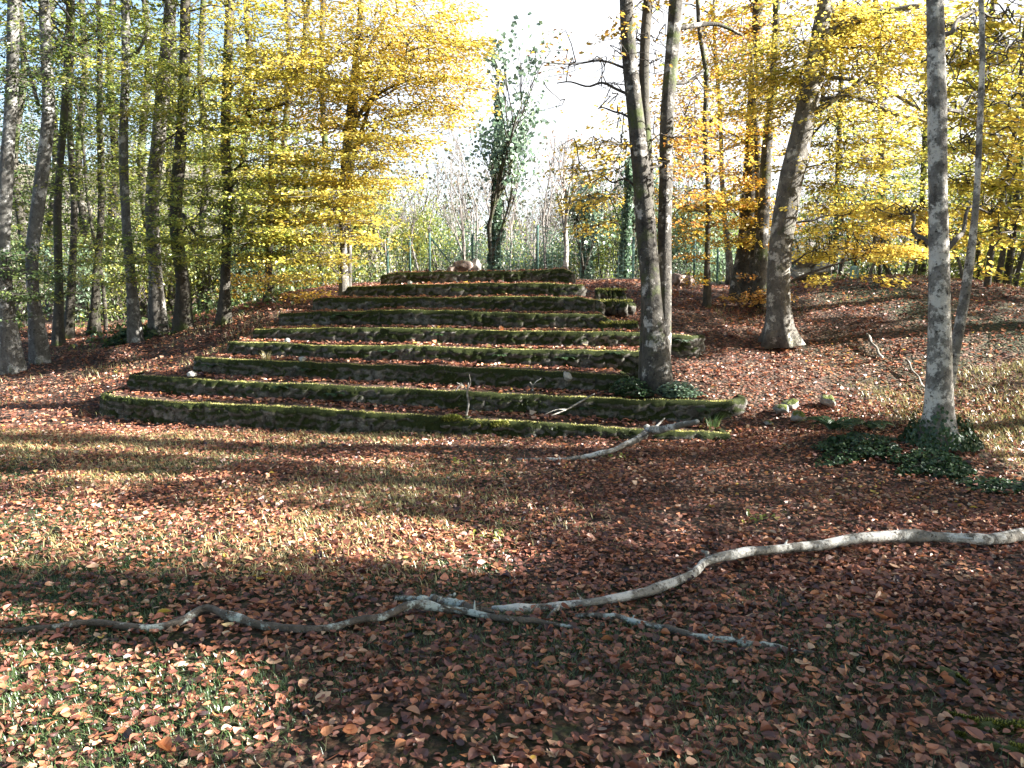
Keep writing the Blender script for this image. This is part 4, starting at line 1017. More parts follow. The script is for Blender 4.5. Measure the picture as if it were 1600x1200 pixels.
def bush(label, px, py, Y, wpx, hpx, seed, mat, n, lsize=0.06, tone=0.5, name='bush', group=None, dep=None, stems=7, cat='bush', thin=0.0):
    rg = np.random.default_rng(seed); p = P(px, py, Y); p[2] = hz(p[0], p[1]); w, h = wpx * Y / F / 2, hpx * Y / F
    root = empty(name, p, label, cat, group); t = MB()
    tip = []
    for _ in range(stems):
        b0 = p + np.array([rg.normal(0, w * 0.3), rg.normal(0, w * 0.2), -0.05])
        tip.append(bare(t, b0, h * rg.uniform(.7, 1.05), rg, 0.010 + h * 0.004, 0.55, 3, (rg.normal(0, 0.35) * min(1, w / h), rg.normal(0, .15)), (3, 5), 4, 0.2))
    tip = np.concatenate(tip)
    k = rg.integers(0, len(tip), n); u = rg.normal(size=(n, 3)); u /= np.linalg.norm(u, axis=1)[:, None]; u *= rg.random((n, 1)) ** 0.5
    blob = p + np.array([0, 0, h * 0.5]) + u * np.array([w, dep or w * 0.6, h * 0.52])
    pos = np.where((rg.random(n) < 0.35)[:, None], tip[k] + rg.normal(0, 0.12, (n, 3)), blob)
    ok = (fbm(pos[:, 0] * 1.6 + seed, pos[:, 1] * 1.6, pos[:, 2] * 2.2, 3) > -0.35 + thin) & (pos[:, 2] > H(pos[:, 0], pos[:, 1]))
    pos = pos[ok]; n = len(pos)
    c = MB(); c.leaves(pos, rg.normal(size=(n, 3)), rg.normal(size=(n, 3)) * .5 + np.array([[0, 0, 1]]), lsize * rg.uniform(.7, 1.3, n), .65, .1, np.clip(tone + .22 * rg.normal(size=n) + .2 * fbm(pos[:, 0], pos[:, 1], pos[:, 2], 2), 0, 1), 0, False)
    c.merge(t, 1); c.build('foliage', [mat, M['twig']], root, False)
    return root


TE, IV = M['leaf_teal'], M['leaf_ivy']
GU = 'understorey bushes of the left wood'
for k, (px, py, Y, w, h, m, n, ls, tn, lab) in enumerate([
        (20, 520, 17, 150, 150, GN, 2200, .07, .5, 'green bush behind the leaning pale beech at the left edge'), (115, 525, 18, 130, 120, TE, 2000, .07, .6, 'teal green bush seen between the slim dark trunks'),
        (180, 518, 18.5, 130, 130, GN, 2200, .07, .6, 'green bush behind the straight pale pole like trunk'), (255, 512, 19, 130, 150, LM, 2400, .07, .4, 'yellow green bush behind the broad grey trunk'),
        (325, 512, 19, 120, 140, GN, 2200, .07, .7, 'green bush between the pale footed trunk and the flecked trunk'), (395, 508, 19, 120, 120, TE, 2000, .07, .5, 'teal green bush behind the slim half hidden trunk'),
        (460, 490, 19, 120, 130, LM, 2000, .07, .4, 'olive bush under the golden beech'), (70, 470, 24, 260, 180, GN, 2600, .09, .6, 'deep green thicket bush far behind the two leftmost pale beeches'),
        (230, 470, 26, 260, 190, LM, 2600, .09, .3, 'tall olive bush far behind the pale pole and the broad trunk'), (400, 470, 26, 240, 180, GN, 2400, .09, .7, 'tall green bush far behind the flecked trunk')]):
    bush(lab, px, py, Y, w, h, 200 + k, m, n, ls, tn, 'understorey_bush', GU)
GF = 'bushes beyond the fence'
for k, (px, py, Y, w, h, m, n, ls, tn, lab) in enumerate([
        (575, 440, 24, 138, 184, LM, 5400, .08, .45, 'pale olive bush beyond the fence beneath the golden beech'), (650, 440, 25, 138, 168, LM, 5100, .08, .4, 'olive bush beyond the braced fence post'),
        (720, 440, 26, 126, 135, TE, 3900, .08, .5, 'low teal bush beyond the fence behind the pink boulders'), (830, 440, 24, 138, 117, TE, 4500, .08, .6, 'low green bush beyond the fence left of the pale forked tree'),
        (930, 440, 24, 126, 151, LM, 4200, .08, .35, 'green bush beyond the fence right of the pale forked tree'), (1010, 440, 23, 126, 184, GN, 4800, .08, .6, 'dark green bush behind the three stemmed beech'),
        (1080, 440, 22, 126, 151, TE, 6600, .08, .8, 'bright green bush beyond the fence right of the three stemmed beech'), (1135, 450, 23, 90, 80, TE, 1800, .08, .8, 'bright green bush beyond the fence behind the leaning blue grey trunk')]):
    bush(lab, px, py, Y, w, h, 230 + k, m, n, ls, tn, 'bush', GF, thin=0.0)
for k, (px, Y, w, h, m, lab) in enumerate([(560, 30, 160, 170, GN, 'tall dark bush far beyond the fence under the golden leaves'), (665, 31, 170, 150, LM, 'tall olive bush far beyond the fence left of the tall ivy clad tree'), (800, 31, 170, 140, LM, 'tall olive bush far beyond the fence just right of the tall ivy clad tree'),
                                       (900, 30, 150, 150, GN, 'tall dark bush far beyond the fence behind the pale forked tree'), (1000, 30, 160, 170, GN, 'tall dark bush far beyond the fence behind the dark ivy column'), (1110, 29, 160, 160, LM, 'tall olive bush far beyond the fence behind the slender straight trunk')]):
    bush(lab, px, 450, Y, w, h, 270 + k, m, 3000, .11, .25, 'bush', GF, thin=0.05)
GR = 'bushes of the thicket on the right'
for k, (px, py, Y, w, h, m, n, ls, tn, lab) in enumerate([
        (1295, 450, 18, 110, 150, TE, 1800, .07, .6, 'loose grey green bush right of the thick leaning beech'), (1370, 470, 18, 130, 140, GN, 1900, .07, .7, 'green bush behind the teal marker post'),
        (1520, 490, 17, 100, 150, LM, 2200, .07, .5, 'yellow green bush right behind the side stem of the nearest tree'), (1590, 500, 16, 120, 170, LM, 2600, .07, .45, 'yellow green bush at the right edge of the photo'),
        (1440, 470, 20, 120, 200, LM, 1500, .08, .4, 'thin olive bush behind the trunk of the nearest tree')]):
    bush(lab, px, py, Y, w, h, 250 + k, m, n, ls, tn, 'bush', GR, thin=0.1)

rg = np.random.default_rng(290); m = MB()
for (xa, xb, ya_, yb_, n, h) in [(-17, -3.0, 14.0, 25, 26000, .55), (4.5, 14, 15.5, 22, 12000, .5)]:
    x = rg.uniform(xa, xb, n); y = rg.uniform(ya_, yb_, n); k = fbm(x * .55 + 3, y * .55, 0, 3) + .25; ok = rg.random(n) < np.clip(k, 0, 1); x, y, k = x[ok], y[ok], k[ok]; n = len(x)
    m.leaves(np.stack([x, y, H(x, y) + h * rg.random(n) * np.clip(k, .15, 1.2)], 1), rg.normal(size=(n, 3)), rg.normal(size=(n, 3)) * .5 + np.array([[0, 0, 1]]), .10 * rg.uniform(.6, 1.3, n), .6, .1, np.clip(rg.normal(.5, .25, n), 0, 1), 0, False)
tag(m.build('undergrowth', GN, None, False), 'low green undergrowth on the floor of the woods behind', 'undergrowth', kind='stuff')

# far wood: too many to count
rg = np.random.default_rng(300); b = MB(); tp = []
for k in range(420):
    px = rg.uniform(-150, 1750); Y = rg.uniform(34, 75); x = (px - 800) / F * Y
    z = max(float(hillz(np.array(x), np.array(Y))), hz(x, Y)); tt = bare(b, (x, Y, z - 0.2), rg.uniform(4.5, 9.0), rg, 0.06, 0.42, 4, (rg.normal(0, .05), 0), (3, 5), 3, 0.25)
    tp.append(tt[rg.random(len(tt)) < rg.choice([.1, .5, .9])])
tp = np.concatenate(tp); tp = np.repeat(tp, 9, 0); n = len(tp); tp = tp + rg.normal(0, .35, (n, 3)); tp[:, 2] -= rg.random(n) * 1.5
b.leaves(tp, rg.normal(size=(n, 3)), rg.normal(size=(n, 3)), .17 * rg.uniform(.6, 1.3, n), .7, .1, np.clip(rg.normal(.35, .25, n), 0, 1), 1, False)
o = b.build('far_woods', [M['far_twig'], M['leaf_far']]); tag(o, 'pale leafless wood on the far hillside', 'woods', kind='stuff')

# ------------------------------------------------------------------ fence, posts, boulders
root = empty('wire_fence', P(740, 430, 19), 'thin green wire mesh fence behind the topmost terrace', 'fence')
FY = 19.0
posts = [(605, 372), (640, 372), (671, 364), (738, 366), (840, 352), (990, 370), (1086, 368), (1122, 385), (1240, 385), (1310, 385)]
pw = []
for px, tp in posts:
    t = P(px, tp, FY); g = hz(t[0], FY); pw.append((t[0], g, t[2]))
    m = MB(); m.tube([(t[0], FY, g - .2), (t[0], FY, (g + t[2]) / 2), (t[0], FY, t[2])], [0.028] * 3, 8); m.build('post', M['fence_green'], root)
a, c = P(673, 372, FY + .05), P(705, 412, FY + .05)
m = MB(); m.tube([a, (a + c) / 2, c], [0.02] * 3, 6); m.build('brace', M['fence_green'], root)
m = MB(); xs = np.arange(pw[0][0], pw[-1][0], 0.11)
zt = np.interp(xs, [p[0] for p in pw], [p[2] - 0.05 for p in pw]); zb = H(xs, xs * 0 + FY)
for k in np.arange(0, 1.01, 0.1):
    z = zb + (zt - zb) * k; pts = np.stack([xs, xs * 0 + FY - .03, z], 1); m.segs(pts[:-1], pts[1:], 0.003, 0.003, 3)
m.segs(np.stack([xs, xs * 0 + FY - .03, zb], 1), np.stack([xs, xs * 0 + FY - .03, zt], 1), 0.0025, 0.0025, 3)
m.build('wire_mesh', M['fence_green'], root)

t = P(1335, 418, 14.8); g = hz(t[0], t[1]); root = empty('marker_post', (t[0], t[1], g), 'single teal post with a pale sunlit side on the ridge of the bank', 'post')
m = MB(); w = 0.055
cs = np.array([[-w, -w], [w, -w], [w, w], [-w, w]]); vv = np.array([[t[0] + a, t[1] + c, zz] for zz in (g - 0.2, t[2], t[2] + 0.03) for a, c in (cs if zz < t[2] + .01 else cs * 0.55)])
m.add(vv, [[0, 1, 5, 4], [1, 2, 6, 5], [2, 3, 7, 6], [3, 0, 4, 7], [4, 5, 9, 8], [5, 6, 10, 9], [6, 7, 11, 10], [7, 4, 8, 11], [8, 9, 10, 11]]); m.build('shaft', M['post_teal'], root, False)


def boulder(label, px, py, Y, w, h, seed, mat, group=None, name='boulder', d=None, onground=True):
    p = P(px, py, Y); r = np.array([w * Y / F / 2, (d or w * Y / F / 2), h * Y / F / 2])
    if onground: p[2] = max(p[2], hz(p[0], p[1]) + r[2] * 0.3)
    b = MB(); b.rock((0, 0, 0), r, seed, 18)
    o = b.build(name, mat); o.location = p
    return tag(o, label, 'rock', group)


GBO = 'boulders piled behind the topmost terrace'
boulder('large pink boulder on top of the terraces, left of its grey neighbour', 722, 415, 15.6, 34, 20, 1, M['rock_pink'], GBO, onground=False)
boulder('small grey boulder right of the large pink boulder', 744, 416, 15.7, 20, 24, 2, M['rock_grey'], GBO, onground=False)
boulder('low pink boulder at the left foot of the large pink boulder', 706, 421, 15.5, 20, 12, 3, M['rock_pink'], GBO, onground=False)
GBR = 'boulders heaped right of the three stemmed beech'
for k, (px, py, w, h, lab) in enumerate([(1060, 437, 30, 24, 'upper left boulder of the reddish heap right of the three stemmed beech'), (1075, 440, 26, 20, 'right boulder of the reddish heap by the fence'), (1066, 449, 24, 16, 'lowest boulder at the front of the reddish heap'), (1052, 447, 22, 18, 'left boulder of the reddish heap, against the stem')]):
    boulder(lab, px, py, 15.5, w, h, 10 + k, M['rock_pink'], GBR)
GW = 'grey brown boulders behind the thick leaning beech'
for k, (px, py, w, h, lab) in enumerate([(1258, 404, 60, 30, 'largest grey brown boulder right of the thick leaning beech'), (1280, 420, 50, 26, 'lower grey brown boulder right of the thick leaning beech'), (1250, 428, 44, 26, 'boulder low against the thick leaning beech')]):
    boulder(lab, px, py, 16.5, w, h, 20 + k, M['rock_grey'], GW)
GM = 'mossy rocks at the right end of the second terrace'
for k, (px, py, w, h, lab, mm) in enumerate([(1222, 640, 30, 18, 'mossy rock next to the bright end of the second terrace', 'rock_mid'), (1236, 630, 30, 20, 'low rock behind the mossy rock by the second terrace', 'rock_mid'), (1246, 650, 32, 18, 'sunlit low rock right of the mossy rock by the second terrace', 'rock_mid'),
                                         (1200, 660, 16, 9, 'small dark rock at the foot of the second terrace end', 'rock_mid'), (1292, 626, 36, 22, 'lone tussocky rock on the sunny slope', 'rock_mid')]):
    g = G(px, py + h / 2); boulder(lab, px, py, g[1], w, h, 30 + k, M[mm], GM)
GS = 'loose pale stones on the terraces'
for k, (px, py, i, w, lab) in enumerate([(473, 561, 2, 14, 'white stone standing on the third terrace'), (448, 532, 3, 10, 'small white stone on the left part of the fourth terrace'), (300, 584, 1, 16, 'pale stone on the lip of the second terrace near its left end'), (886, 588, 2, 18, 'grey stone set in the face of the third terrace'),
                                         (1012, 668, 0, 12, 'little pale stone on the lowest terrace beside the white branch'), (640, 443, 7, 10, 'pale chip of stone on the second highest terrace')]):
    x = px_to_x(px, i); Y = float(row_y(i, x)) + (0.12 if i != 2 or k == 0 else -0.05); boulder(lab, px, py, Y, w, w * 0.9, 40 + k, M['rock_grey'], GS, 'stone', onground=False)
GMO = 'moss cushions slumped over the lowest terrace'
for k, (px, dz, w, lab) in enumerate([(706, .01, .13, 'rounded moss cushion on the broken middle of the lowest terrace'), (742, -.05, .12, 'moss cushion slumped beside the dry stalk on the lowest terrace'), (784, -.03, .13, 'bright moss cushion right of the broken middle of the lowest terrace')]):
    x = px_to_x(px, 0); y = float(row_y(0, x)); z = float(ROWS[0]['topz'](np.array(x))) + dz; rg = np.random.default_rng(640 + k); m = MB()
    for j in range(7):
        m.rock((x + rg.normal(0, w * .5), y + 0.02 + rg.normal(0, .035), z - .035 + rg.normal(0, .02)), w * rg.uniform(.25, .5) * np.array([1.2, .8, .75]), 650 + k * 9 + j, 12, 1.0, 0, 0.6)
    n = 900; u = rg.normal(size=(n, 3)); u /= np.linalg.norm(u, axis=1)[:, None]; u[:, 2] = np.abs(u[:, 2]); c = np.array([x, y + .01, z - .03]) + u * np.array([w, .07, .06]) * rg.uniform(.7, 1.1, (n, 1))
    m.blades(c, u, rg.uniform(.008, .025, n), .009, np.clip(rg.normal(.5, .2, n), 0, 1), 1, .7)
    o = m.build('moss_cushion', [M['stone'], M['moss']]); tag(o, lab, 'moss', GMO)

# ------------------------------------------------------------------ fallen branches and roots
def on_ground(pts, lift):
    out = []
    for px, py, w, z in pts:
        g = G(px, py)
        if z > 0:
            d = ray(px, py); t = (EYE[2] - (g[2] + z)) / -d[2]; g = EYE + d * t
        dist = np.linalg.norm(g - EYE); r = w * g[1] / F / 2
        out.append([g[0], g[1], g[2] + r * lift, r])
    return np.array(out)


def branch(name, label, paths, mat, seed, group=None, lift=0.45):
    lift = 0.9 if seed == 410 else lift
    w0 = on_ground(paths[0], lift); root = empty(name, w0[0, :3], label, 'branch', group)
    for k, pth in enumerate(paths):
        w = spl(on_ground(pth, lift), 70 if k == 0 else 24); rg = np.random.default_rng(seed + k)
        w[:, :3] += 0.006 * np.stack([fbm(np.arange(len(w)) * 0.35, seed + j * 3.0 + k) for j in range(3)], 1)
        kn = 1 + 0.35 * np.clip(vnoise(np.arange(len(w)) * 0.55, seed * 1.3 + k) - 0.35, 0, 1) * 2
        m = MB(); m.tube(w[:, :3], np.maximum(w[:, 3] * kn, 0.003), 14, 0.26, seed + k)
        if k == 0:
            for q_ in rg.integers(6, len(w) - 6, 7):
                dr = np.array([rg.normal(0, .6), rg.normal(0, .6), rg.uniform(.2, .8)]); p0 = w[q_, :3]; m.segs(p0, p0 + dr * w[q_, 3] * rg.uniform(1.8, 5), w[q_, 3] * .4, w[q_, 3] * .18, 6)
        m.build('limb' if k == 0 else 'side_branch', mat, root)


GFB = 'fallen branches lying on the clearing'
branch('fallen_branch', 'long pale fallen branch curving in from the right edge', [[(1880, 850, 14, .0), (1740, 834, 15, .03), (1640, 830, 16, .04), (1590, 840, 17, .04), (1530, 846, 14, .05), (1470, 842, 14, .05), (1380, 842, 15, .05), (1290, 853, 15, .05), (1200, 862, 15, .05), (1130, 872, 17, .06), (1105, 880, 14, .05), (1078, 902, 14, .04), (1010, 926, 14, .03), (930, 944, 13, .02), (860, 952, 13, 0), (800, 957, 14, 0), (770, 954, 8, 0)],
        [(1112, 876, 8, .06), (1104, 866, 5, .06), (1098, 862, 4, .06)], [(872, 950, 8, .02), (862, 962, 6, 0), (855, 972, 5, 0)]], M['dead_wood'], 400, GFB)
branch('fallen_branch', 'long thin lichen grey branch winding across the left foreground', [[(-30, 994, 11, .01), (40, 988, 9, .01), (150, 978, 10, .01), (250, 984, 11, .01), (290, 972, 10, .01), (312, 957, 11, .03), (370, 972, 12, .02), (440, 986, 13, .01), (500, 986, 12, .01), (560, 974, 11, .02), (600, 968, 12, .03), (640, 952, 12, .05), (700, 958, 12, .03), (790, 970, 11, .02), (860, 978, 9, .01), (915, 988, 6, 0)],
        [(640, 952, 8, .05), (628, 958, 5, .04), (616, 962, 4, .03)]], M['lichen_wood'], 410, GFB)
branch('fallen_branch', 'short blotched stick crossing behind the winding branch', [[(618, 936, 7, .02), (650, 938, 10, .03), (700, 944, 15, .03), (740, 955, 14, .02), (775, 962, 9, 0)], [(690, 940, 6, .04), (710, 930, 4, .06)]], M['lichen_wood'], 420, GFB)
branch('fallen_branch', 'straight grey stick below the pale branch, pointing down to the right', [[(898, 962, 6, .02), (955, 966, 9, .02), (1010, 978, 9, .02), (1080, 995, 9, .02), (1150, 1006, 11, .01), (1210, 1016, 12, 0), (1272, 1026, 9, 0)]], M['lichen_wood'], 430, GFB)
branch('fallen_branch', 'bleached white branch leaning on the lowest terrace', [[(808, 718, 4, 0), (850, 719, 6, .01), (905, 717, 7, .02), (945, 710, 8, .06), (985, 694, 9, .15), (1010, 678, 12, .24), (1050, 670, 11, .27), (1090, 660, 8, .31)], [(875, 718, 3, .02), (873, 726, 2, .02)]], M['dead_wood'], 440, GFB)
GST = 'sticks on the slope and terraces'


def stick(label, pts, Y, mat, seed, kids=()):
    w = np.array([[*P(px, py, yy), r * yy / F / 2] for px, py, r, yy in pts]); root = empty('dry_stick', w[0, :3], label, 'stick', GST)
    m = MB(); s = spl(w, 20); m.tube(s[:, :3], s[:, 3], 6, 0.1, seed)
    for kp in kids:
        s = spl(np.array([[*P(px, py, yy), r * yy / F / 2] for px, py, r, yy in kp]), 10); m.tube(s[:, :3], s[:, 3], 5, 0.1, seed)
    m.build('stick_wood', mat, root)


stick('pale stick leaning on the face of the second terrace', [(862, 649, 2, 8.5), (885, 640, 2.4, 8.7), (905, 629, 2.8, 8.9), (929, 615, 2, 9.0)], 8.8, M['dead_wood'], 1, [[(885, 640, 2, 8.7), (870, 640, 1.5, 8.6), (850, 648, 1.2, 8.5)]])
stick('dry upright stalk with frayed top on the lowest terrace', [(728, 652, 4, 8.75), (732, 632, 3, 8.75), (730, 610, 3, 8.75), (732, 598, 2, 8.75)], 8.75, M['dead_wood'], 2,
      [[(730, 610, 2, 8.75), (722, 602, 1.5, 8.72), (716, 604, 1.5, 8.7)], [(730, 608, 2, 8.75), (735, 600, 1.5, 8.8), (733, 585, 1, 8.8)], [(722, 602, 1.5, 8.72), (714, 598, 1, 8.7)], [(716, 604, 1.2, 8.7), (712, 612, 1, 8.68)], [(726, 605, 1.2, 8.75), (720, 598, 1, 8.75)]])
stick('small forked twig standing on the second terrace', [(832, 610, 3, 9.4), (832, 603, 2.5, 9.4), (828, 597, 2, 9.4)], 9.4, M['dead_wood'], 3, [[(832, 603, 2, 9.4), (838, 596, 1.5, 9.4), (845, 592, 1, 9.4)]])
for lab, a, c, w in [('pale stick lying on the slope between the thick beech and the nearest tree', (1354, 534), (1378, 562), 4), ('thin stick slanting towards the foot of the nearest tree', (1415, 574), (1446, 612), 3)]:
    pa, pc = G(*a), G(*c); k = np.array([[*pa, 0], [*((pa + pc) / 2), 0], [*pc, 0]]); k[:, 2] += [0.10, 0.06, 0.03]; k[:, 3] = w * pa[1] / F / 2
    root = empty('dry_stick', pa, lab, 'stick', GST); m = MB(); s = spl(k, 14); s[:, :3] += 0.01 * np.sin(np.arange(14))[:, None] * np.array([[1, 0, 0.5]]); m.tube(s[:, :3], s[:, 3], 7, .12, 3); m.build('stick_wood', M['dead_wood'], root)

GRO = 'mossy roots breaking the ground at the bottom right'
for k, (lab, pts) in enumerate([('short arched mossy root at the bottom right', [(1440, 1052, 10, 0), (1475, 1049, 16, .02), (1505, 1068, 15, .02), (1530, 1092, 8, 0)]), ('mossy root running off the right edge below the arched one', [(1480, 1118, 10, 0), (1540, 1135, 20, .012), (1600, 1140, 24, .012), (1670, 1150, 24, 0)]),
                                ('lowest mossy root in the bottom right corner', [(1495, 1152, 10, 0), (1550, 1165, 20, .012), (1610, 1180, 26, .012), (1670, 1190, 24, 0)])]):
    w = spl(on_ground(pts, -0.2), 40); m = MB(); m.tube(w[:, :3], w[:, 3] * (1 + .25 * vnoise(np.arange(40) * .5, k)), 14, 0.3, 60 + k)
    rg = np.random.default_rng(660 + k); n = 2200; j = rg.integers(0, 40, n); aa = rg.uniform(-.3, 3.4, n); dr = np.stack([0 * aa, np.cos(aa), np.sin(aa)], 1); jj = np.clip(j + 1, 0, 39)
    c = w[j, :3] + (w[jj, :3] - w[j, :3]) * rg.random((n, 1)) + dr * w[j, 3:4] * .95
    ok = fbm(c[:, 0] * 9, c[:, 1] * 9 + k, c[:, 2] * 9, 2) > -.25; c, dr = c[ok], dr[ok]; n = len(c)
    m.blades(c, dr + rg.normal(0, .5, (n, 3)), rg.uniform(.005, .016, n), .006, np.clip(rg.normal(.4, .2, n), 0, .8), 1, .8)
    tag(m.build('tree_root', [M['bark_mossy'], M['moss']]), lab, 'root', GRO)

# ------------------------------------------------------------------ ivy, ferns, tussocks
def ivy_patch(label, px, py, wpx, hpx, seed, n, mat, lsize=0.05, mound=0.12, name='ivy_patch', z=None, Y=None, wood=True):
    rg = np.random.default_rng(seed); g = G(px, py) if Y is None else P(px, py, Y); sc = g[1] / F; rx = wpx * sc / 2; ry = max(hpx * sc, 0.25)
    root = empty(name, g, label, 'ivy', None)
    a = rg.uniform(0, 2 * np.pi, n); r = rg.random(n) ** 0.5
    r = r * (0.75 + 0.35 * vnoise(np.cos(a) * 2 + seed, np.sin(a) * 2))
    x = g[0] + np.cos(a) * r * rx; y = g[1] + np.sin(a) * r * ry
    zz = HT(x, y) + mound * (1 - r ** 2) * rg.random(n) + 0.015
    c = MB(); c.leaves(np.stack([x, y, zz], 1), np.stack([rg.normal(size=n), rg.normal(size=n), rg.normal(-.2, .3, n)], 1), np.stack([rg.normal(0, .5, n), rg.normal(-.3, .5, n), np.ones(n)], 1), lsize * rg.uniform(.6, 1.2, n), .85, .08, rg.beta(2, 2, n), 0, True)
    m = MB(); k = min(60, n // 12); i0, i1 = rg.integers(0, n, k), rg.integers(0, n, k)
    p = np.stack([x, y, zz], 1); dd = np.linalg.norm(p[i0] - p[i1], axis=1) < 0.45; m.segs(p[i0][dd], p[i1][dd], 0.003, 0.003, 3); c.merge(m, 1); c.build('foliage', [mat, M['twig']], root, False)


def fern(label, base, n, L, seed, mat=None, group='ferns and rosettes on the terraces', up=0.75, name='fern', az0=None):
    rg = np.random.default_rng(seed); root = empty(name, base, label, 'fern', group); m = MB()
    for k in range(n):
        az = rg.uniform(0, 2 * np.pi) if az0 is None else az0 + rg.normal(0, 0.9); l = L * rg.uniform(.7, 1.1); s = np.linspace(0, 1, 16)
        p = np.array(base)[None] + np.stack([np.cos(az) * s * l * 0.8, np.sin(az) * s * l * 0.8, l * up * (s - 0.85 * s ** 2.2)], 1)
        m.segs(p[:-1], p[1:], 0.003, 0.002, 3)
        d = np.gradient(p, axis=0); d /= np.linalg.norm(d, axis=1)[:, None]; sd = np.cross(d, [0, 0, 1.0]); w = l * 0.26 * np.sin(np.pi * np.clip(s * 0.85 + .12, 0, 1))
        for sg in (-1, 1):
            c = p + sd * sg * w[:, None] * 0.5; m.leaves(c[1:], (sd * sg + d * 0.5)[1:], np.cross(sd, d)[1:] * 1.0 + rg.normal(0, .15, (15, 3)), w[1:] + 0.01, 0.33, 0.05, np.clip(rg.normal(.5, .2, 15), 0, 1), 0, False)
    m.build('fronds', mat or M['leaf_ivy'], root, False)


ivy_patch('dark ivy covering the mound left of the nearest tree', 1340, 705, 170, 75, 501, 1900, IV, 0.036, 0.08)
ivy_patch('ivy and moss creeping round the foot of the nearest tree', 1460, 730, 170, 60, 502, 1600, IV, 0.036, 0.06)
ivy_patch('ivy trailing down the bank right of the nearest tree', 1560, 765, 160, 50, 503, 800, IV, 0.034, 0.04)
ivy_patch('dark ivy hanging below the left of the three stemmed beech', 985, 588, 80, 40, 504, 1100, IV, 0.04, 0.22, Y=9.35)
ivy_patch('sunlit ivy and leaves below the right of the three stemmed beech', 1060, 600, 90, 36, 505, 1100, TE, 0.04, 0.16, Y=9.2)
ivy_patch('green plants in the bank below the pale pole like trunk', 205, 535, 90, 60, 506, 700, IV, 0.07, 0.25)
ivy_patch('olive plants at the wood edge right of the pale pole like trunk', 248, 518, 60, 40, 507, 500, GN, 0.07, 0.3)
# ivy climbing the foot of the nearest tree belongs to the same patch family
rg = np.random.default_rng(510); c0 = P(1466, 720, 7.15); n = 1500; a = rg.uniform(0, 2 * np.pi, n); h = rg.beta(1, 3.6, n) * 0.45 * (0.75 + 0.5 * vnoise(np.cos(a) * 2, np.sin(a) * 2))
rr = 0.17 + 0.16 * np.exp(-h / 0.16) + rg.uniform(0, 0.03, n); b0 = hz(c0[0], c0[1])
root = empty('climbing_ivy', (c0[0], c0[1], b0), 'dark ivy climbing the flared foot of the nearest tree', 'ivy')
m = MB(); m.leaves(np.stack([c0[0] + np.cos(a) * rr, c0[1] + np.sin(a) * rr, b0 + h], 1), np.stack([rg.normal(0, .5, n), rg.normal(0, .5, n), -np.ones(n)], 1), np.stack([np.cos(a), np.sin(a), rg.uniform(.2, .8, n)], 1), 0.036 * rg.uniform(.6, 1.2, n), .85, .1, rg.beta(2, 2.5, n), 0, True); m.build('foliage', IV, root, False)


def tread_pt(px, i, dd=0.08, dz=0.0):
    x = px_to_x(px, i); return (x, float(row_y(i, x)) + dd, float(ROWS[i]['topz'](np.array(x))) + dz)


fern('dark leafy fern spilling over the sixth terrace near its left end', tread_pt(545, 5, -0.02, -0.12), 12, 0.36, 520)
for k, (px, i, dz, L, lab) in enumerate([(610, 3, -.10, .2, 'fern on the face of the fourth terrace below the dark leafy fern'), (480, 2, -.12, .18, 'fern low on the left face of the third terrace'), (520, 1, -.12, .2, 'fern on the left face of the second terrace'), (880, 3, -.12, .18, 'fern on the right face of the fourth terrace'),
                                         (920, 1, -.14, .18, 'fern on the second terrace right of the leaning stick'), (440, 1, -.06, .2, 'fern under the lip of the second terrace towards its left end'), (780, 3, -.1, .16, 'small fern on the middle of the fourth terrace face'), (330, 2, -.12, .2, 'fern at the left end of the third terrace'),
                                         (1095, 1, -.12, .22, 'fern beside the squared right end of the second terrace'), (1068, 4, -.10, .16, 'bright little plant on the right end of the fifth terrace'), (690, 4, -.1, .15, 'small fern on the middle of the fifth terrace face'), (960, 3, -.05, .18, 'fern where the fourth terrace meets the three stemmed beech')]):
    fern(lab, tread_pt(px, i, -0.05, dz), 6, L, 530 + k, None if k != 9 else TE, az0=-1.57)
fern('broad dark fern on the mound left of the nearest tree', G(1300, 680) + np.array([0, 0, .05]), 12, 0.38, 560, None, 'ferns on the mound')
fern('second fern on the ivied mound, nearer the tree', G(1360, 678) + np.array([0, 0, .05]), 10, 0.34, 561, None, 'ferns on the mound')


def tuft(label, base, n, h, seed, mat, group, spread=0.1, name='grass_tuft', cat='grass tuft'):
    rg = np.random.default_rng(seed); az = rg.uniform(0, 6.28, n); r = rg.random(n) * spread
    x = base[0] + np.cos(az) * r; y = base[1] + np.sin(az) * r; m = MB()
    m.blades(np.stack([x, y, np.full(n, base[2])], 1), np.stack([np.cos(az), np.sin(az), 0 * az], 1), h * rg.uniform(.5, 1.1, n), 0.006, np.clip(rg.normal(.6, .15, n), 0, 1), bend=0.5)
    tag(m.build(name, mat, None, False), label, cat, group)


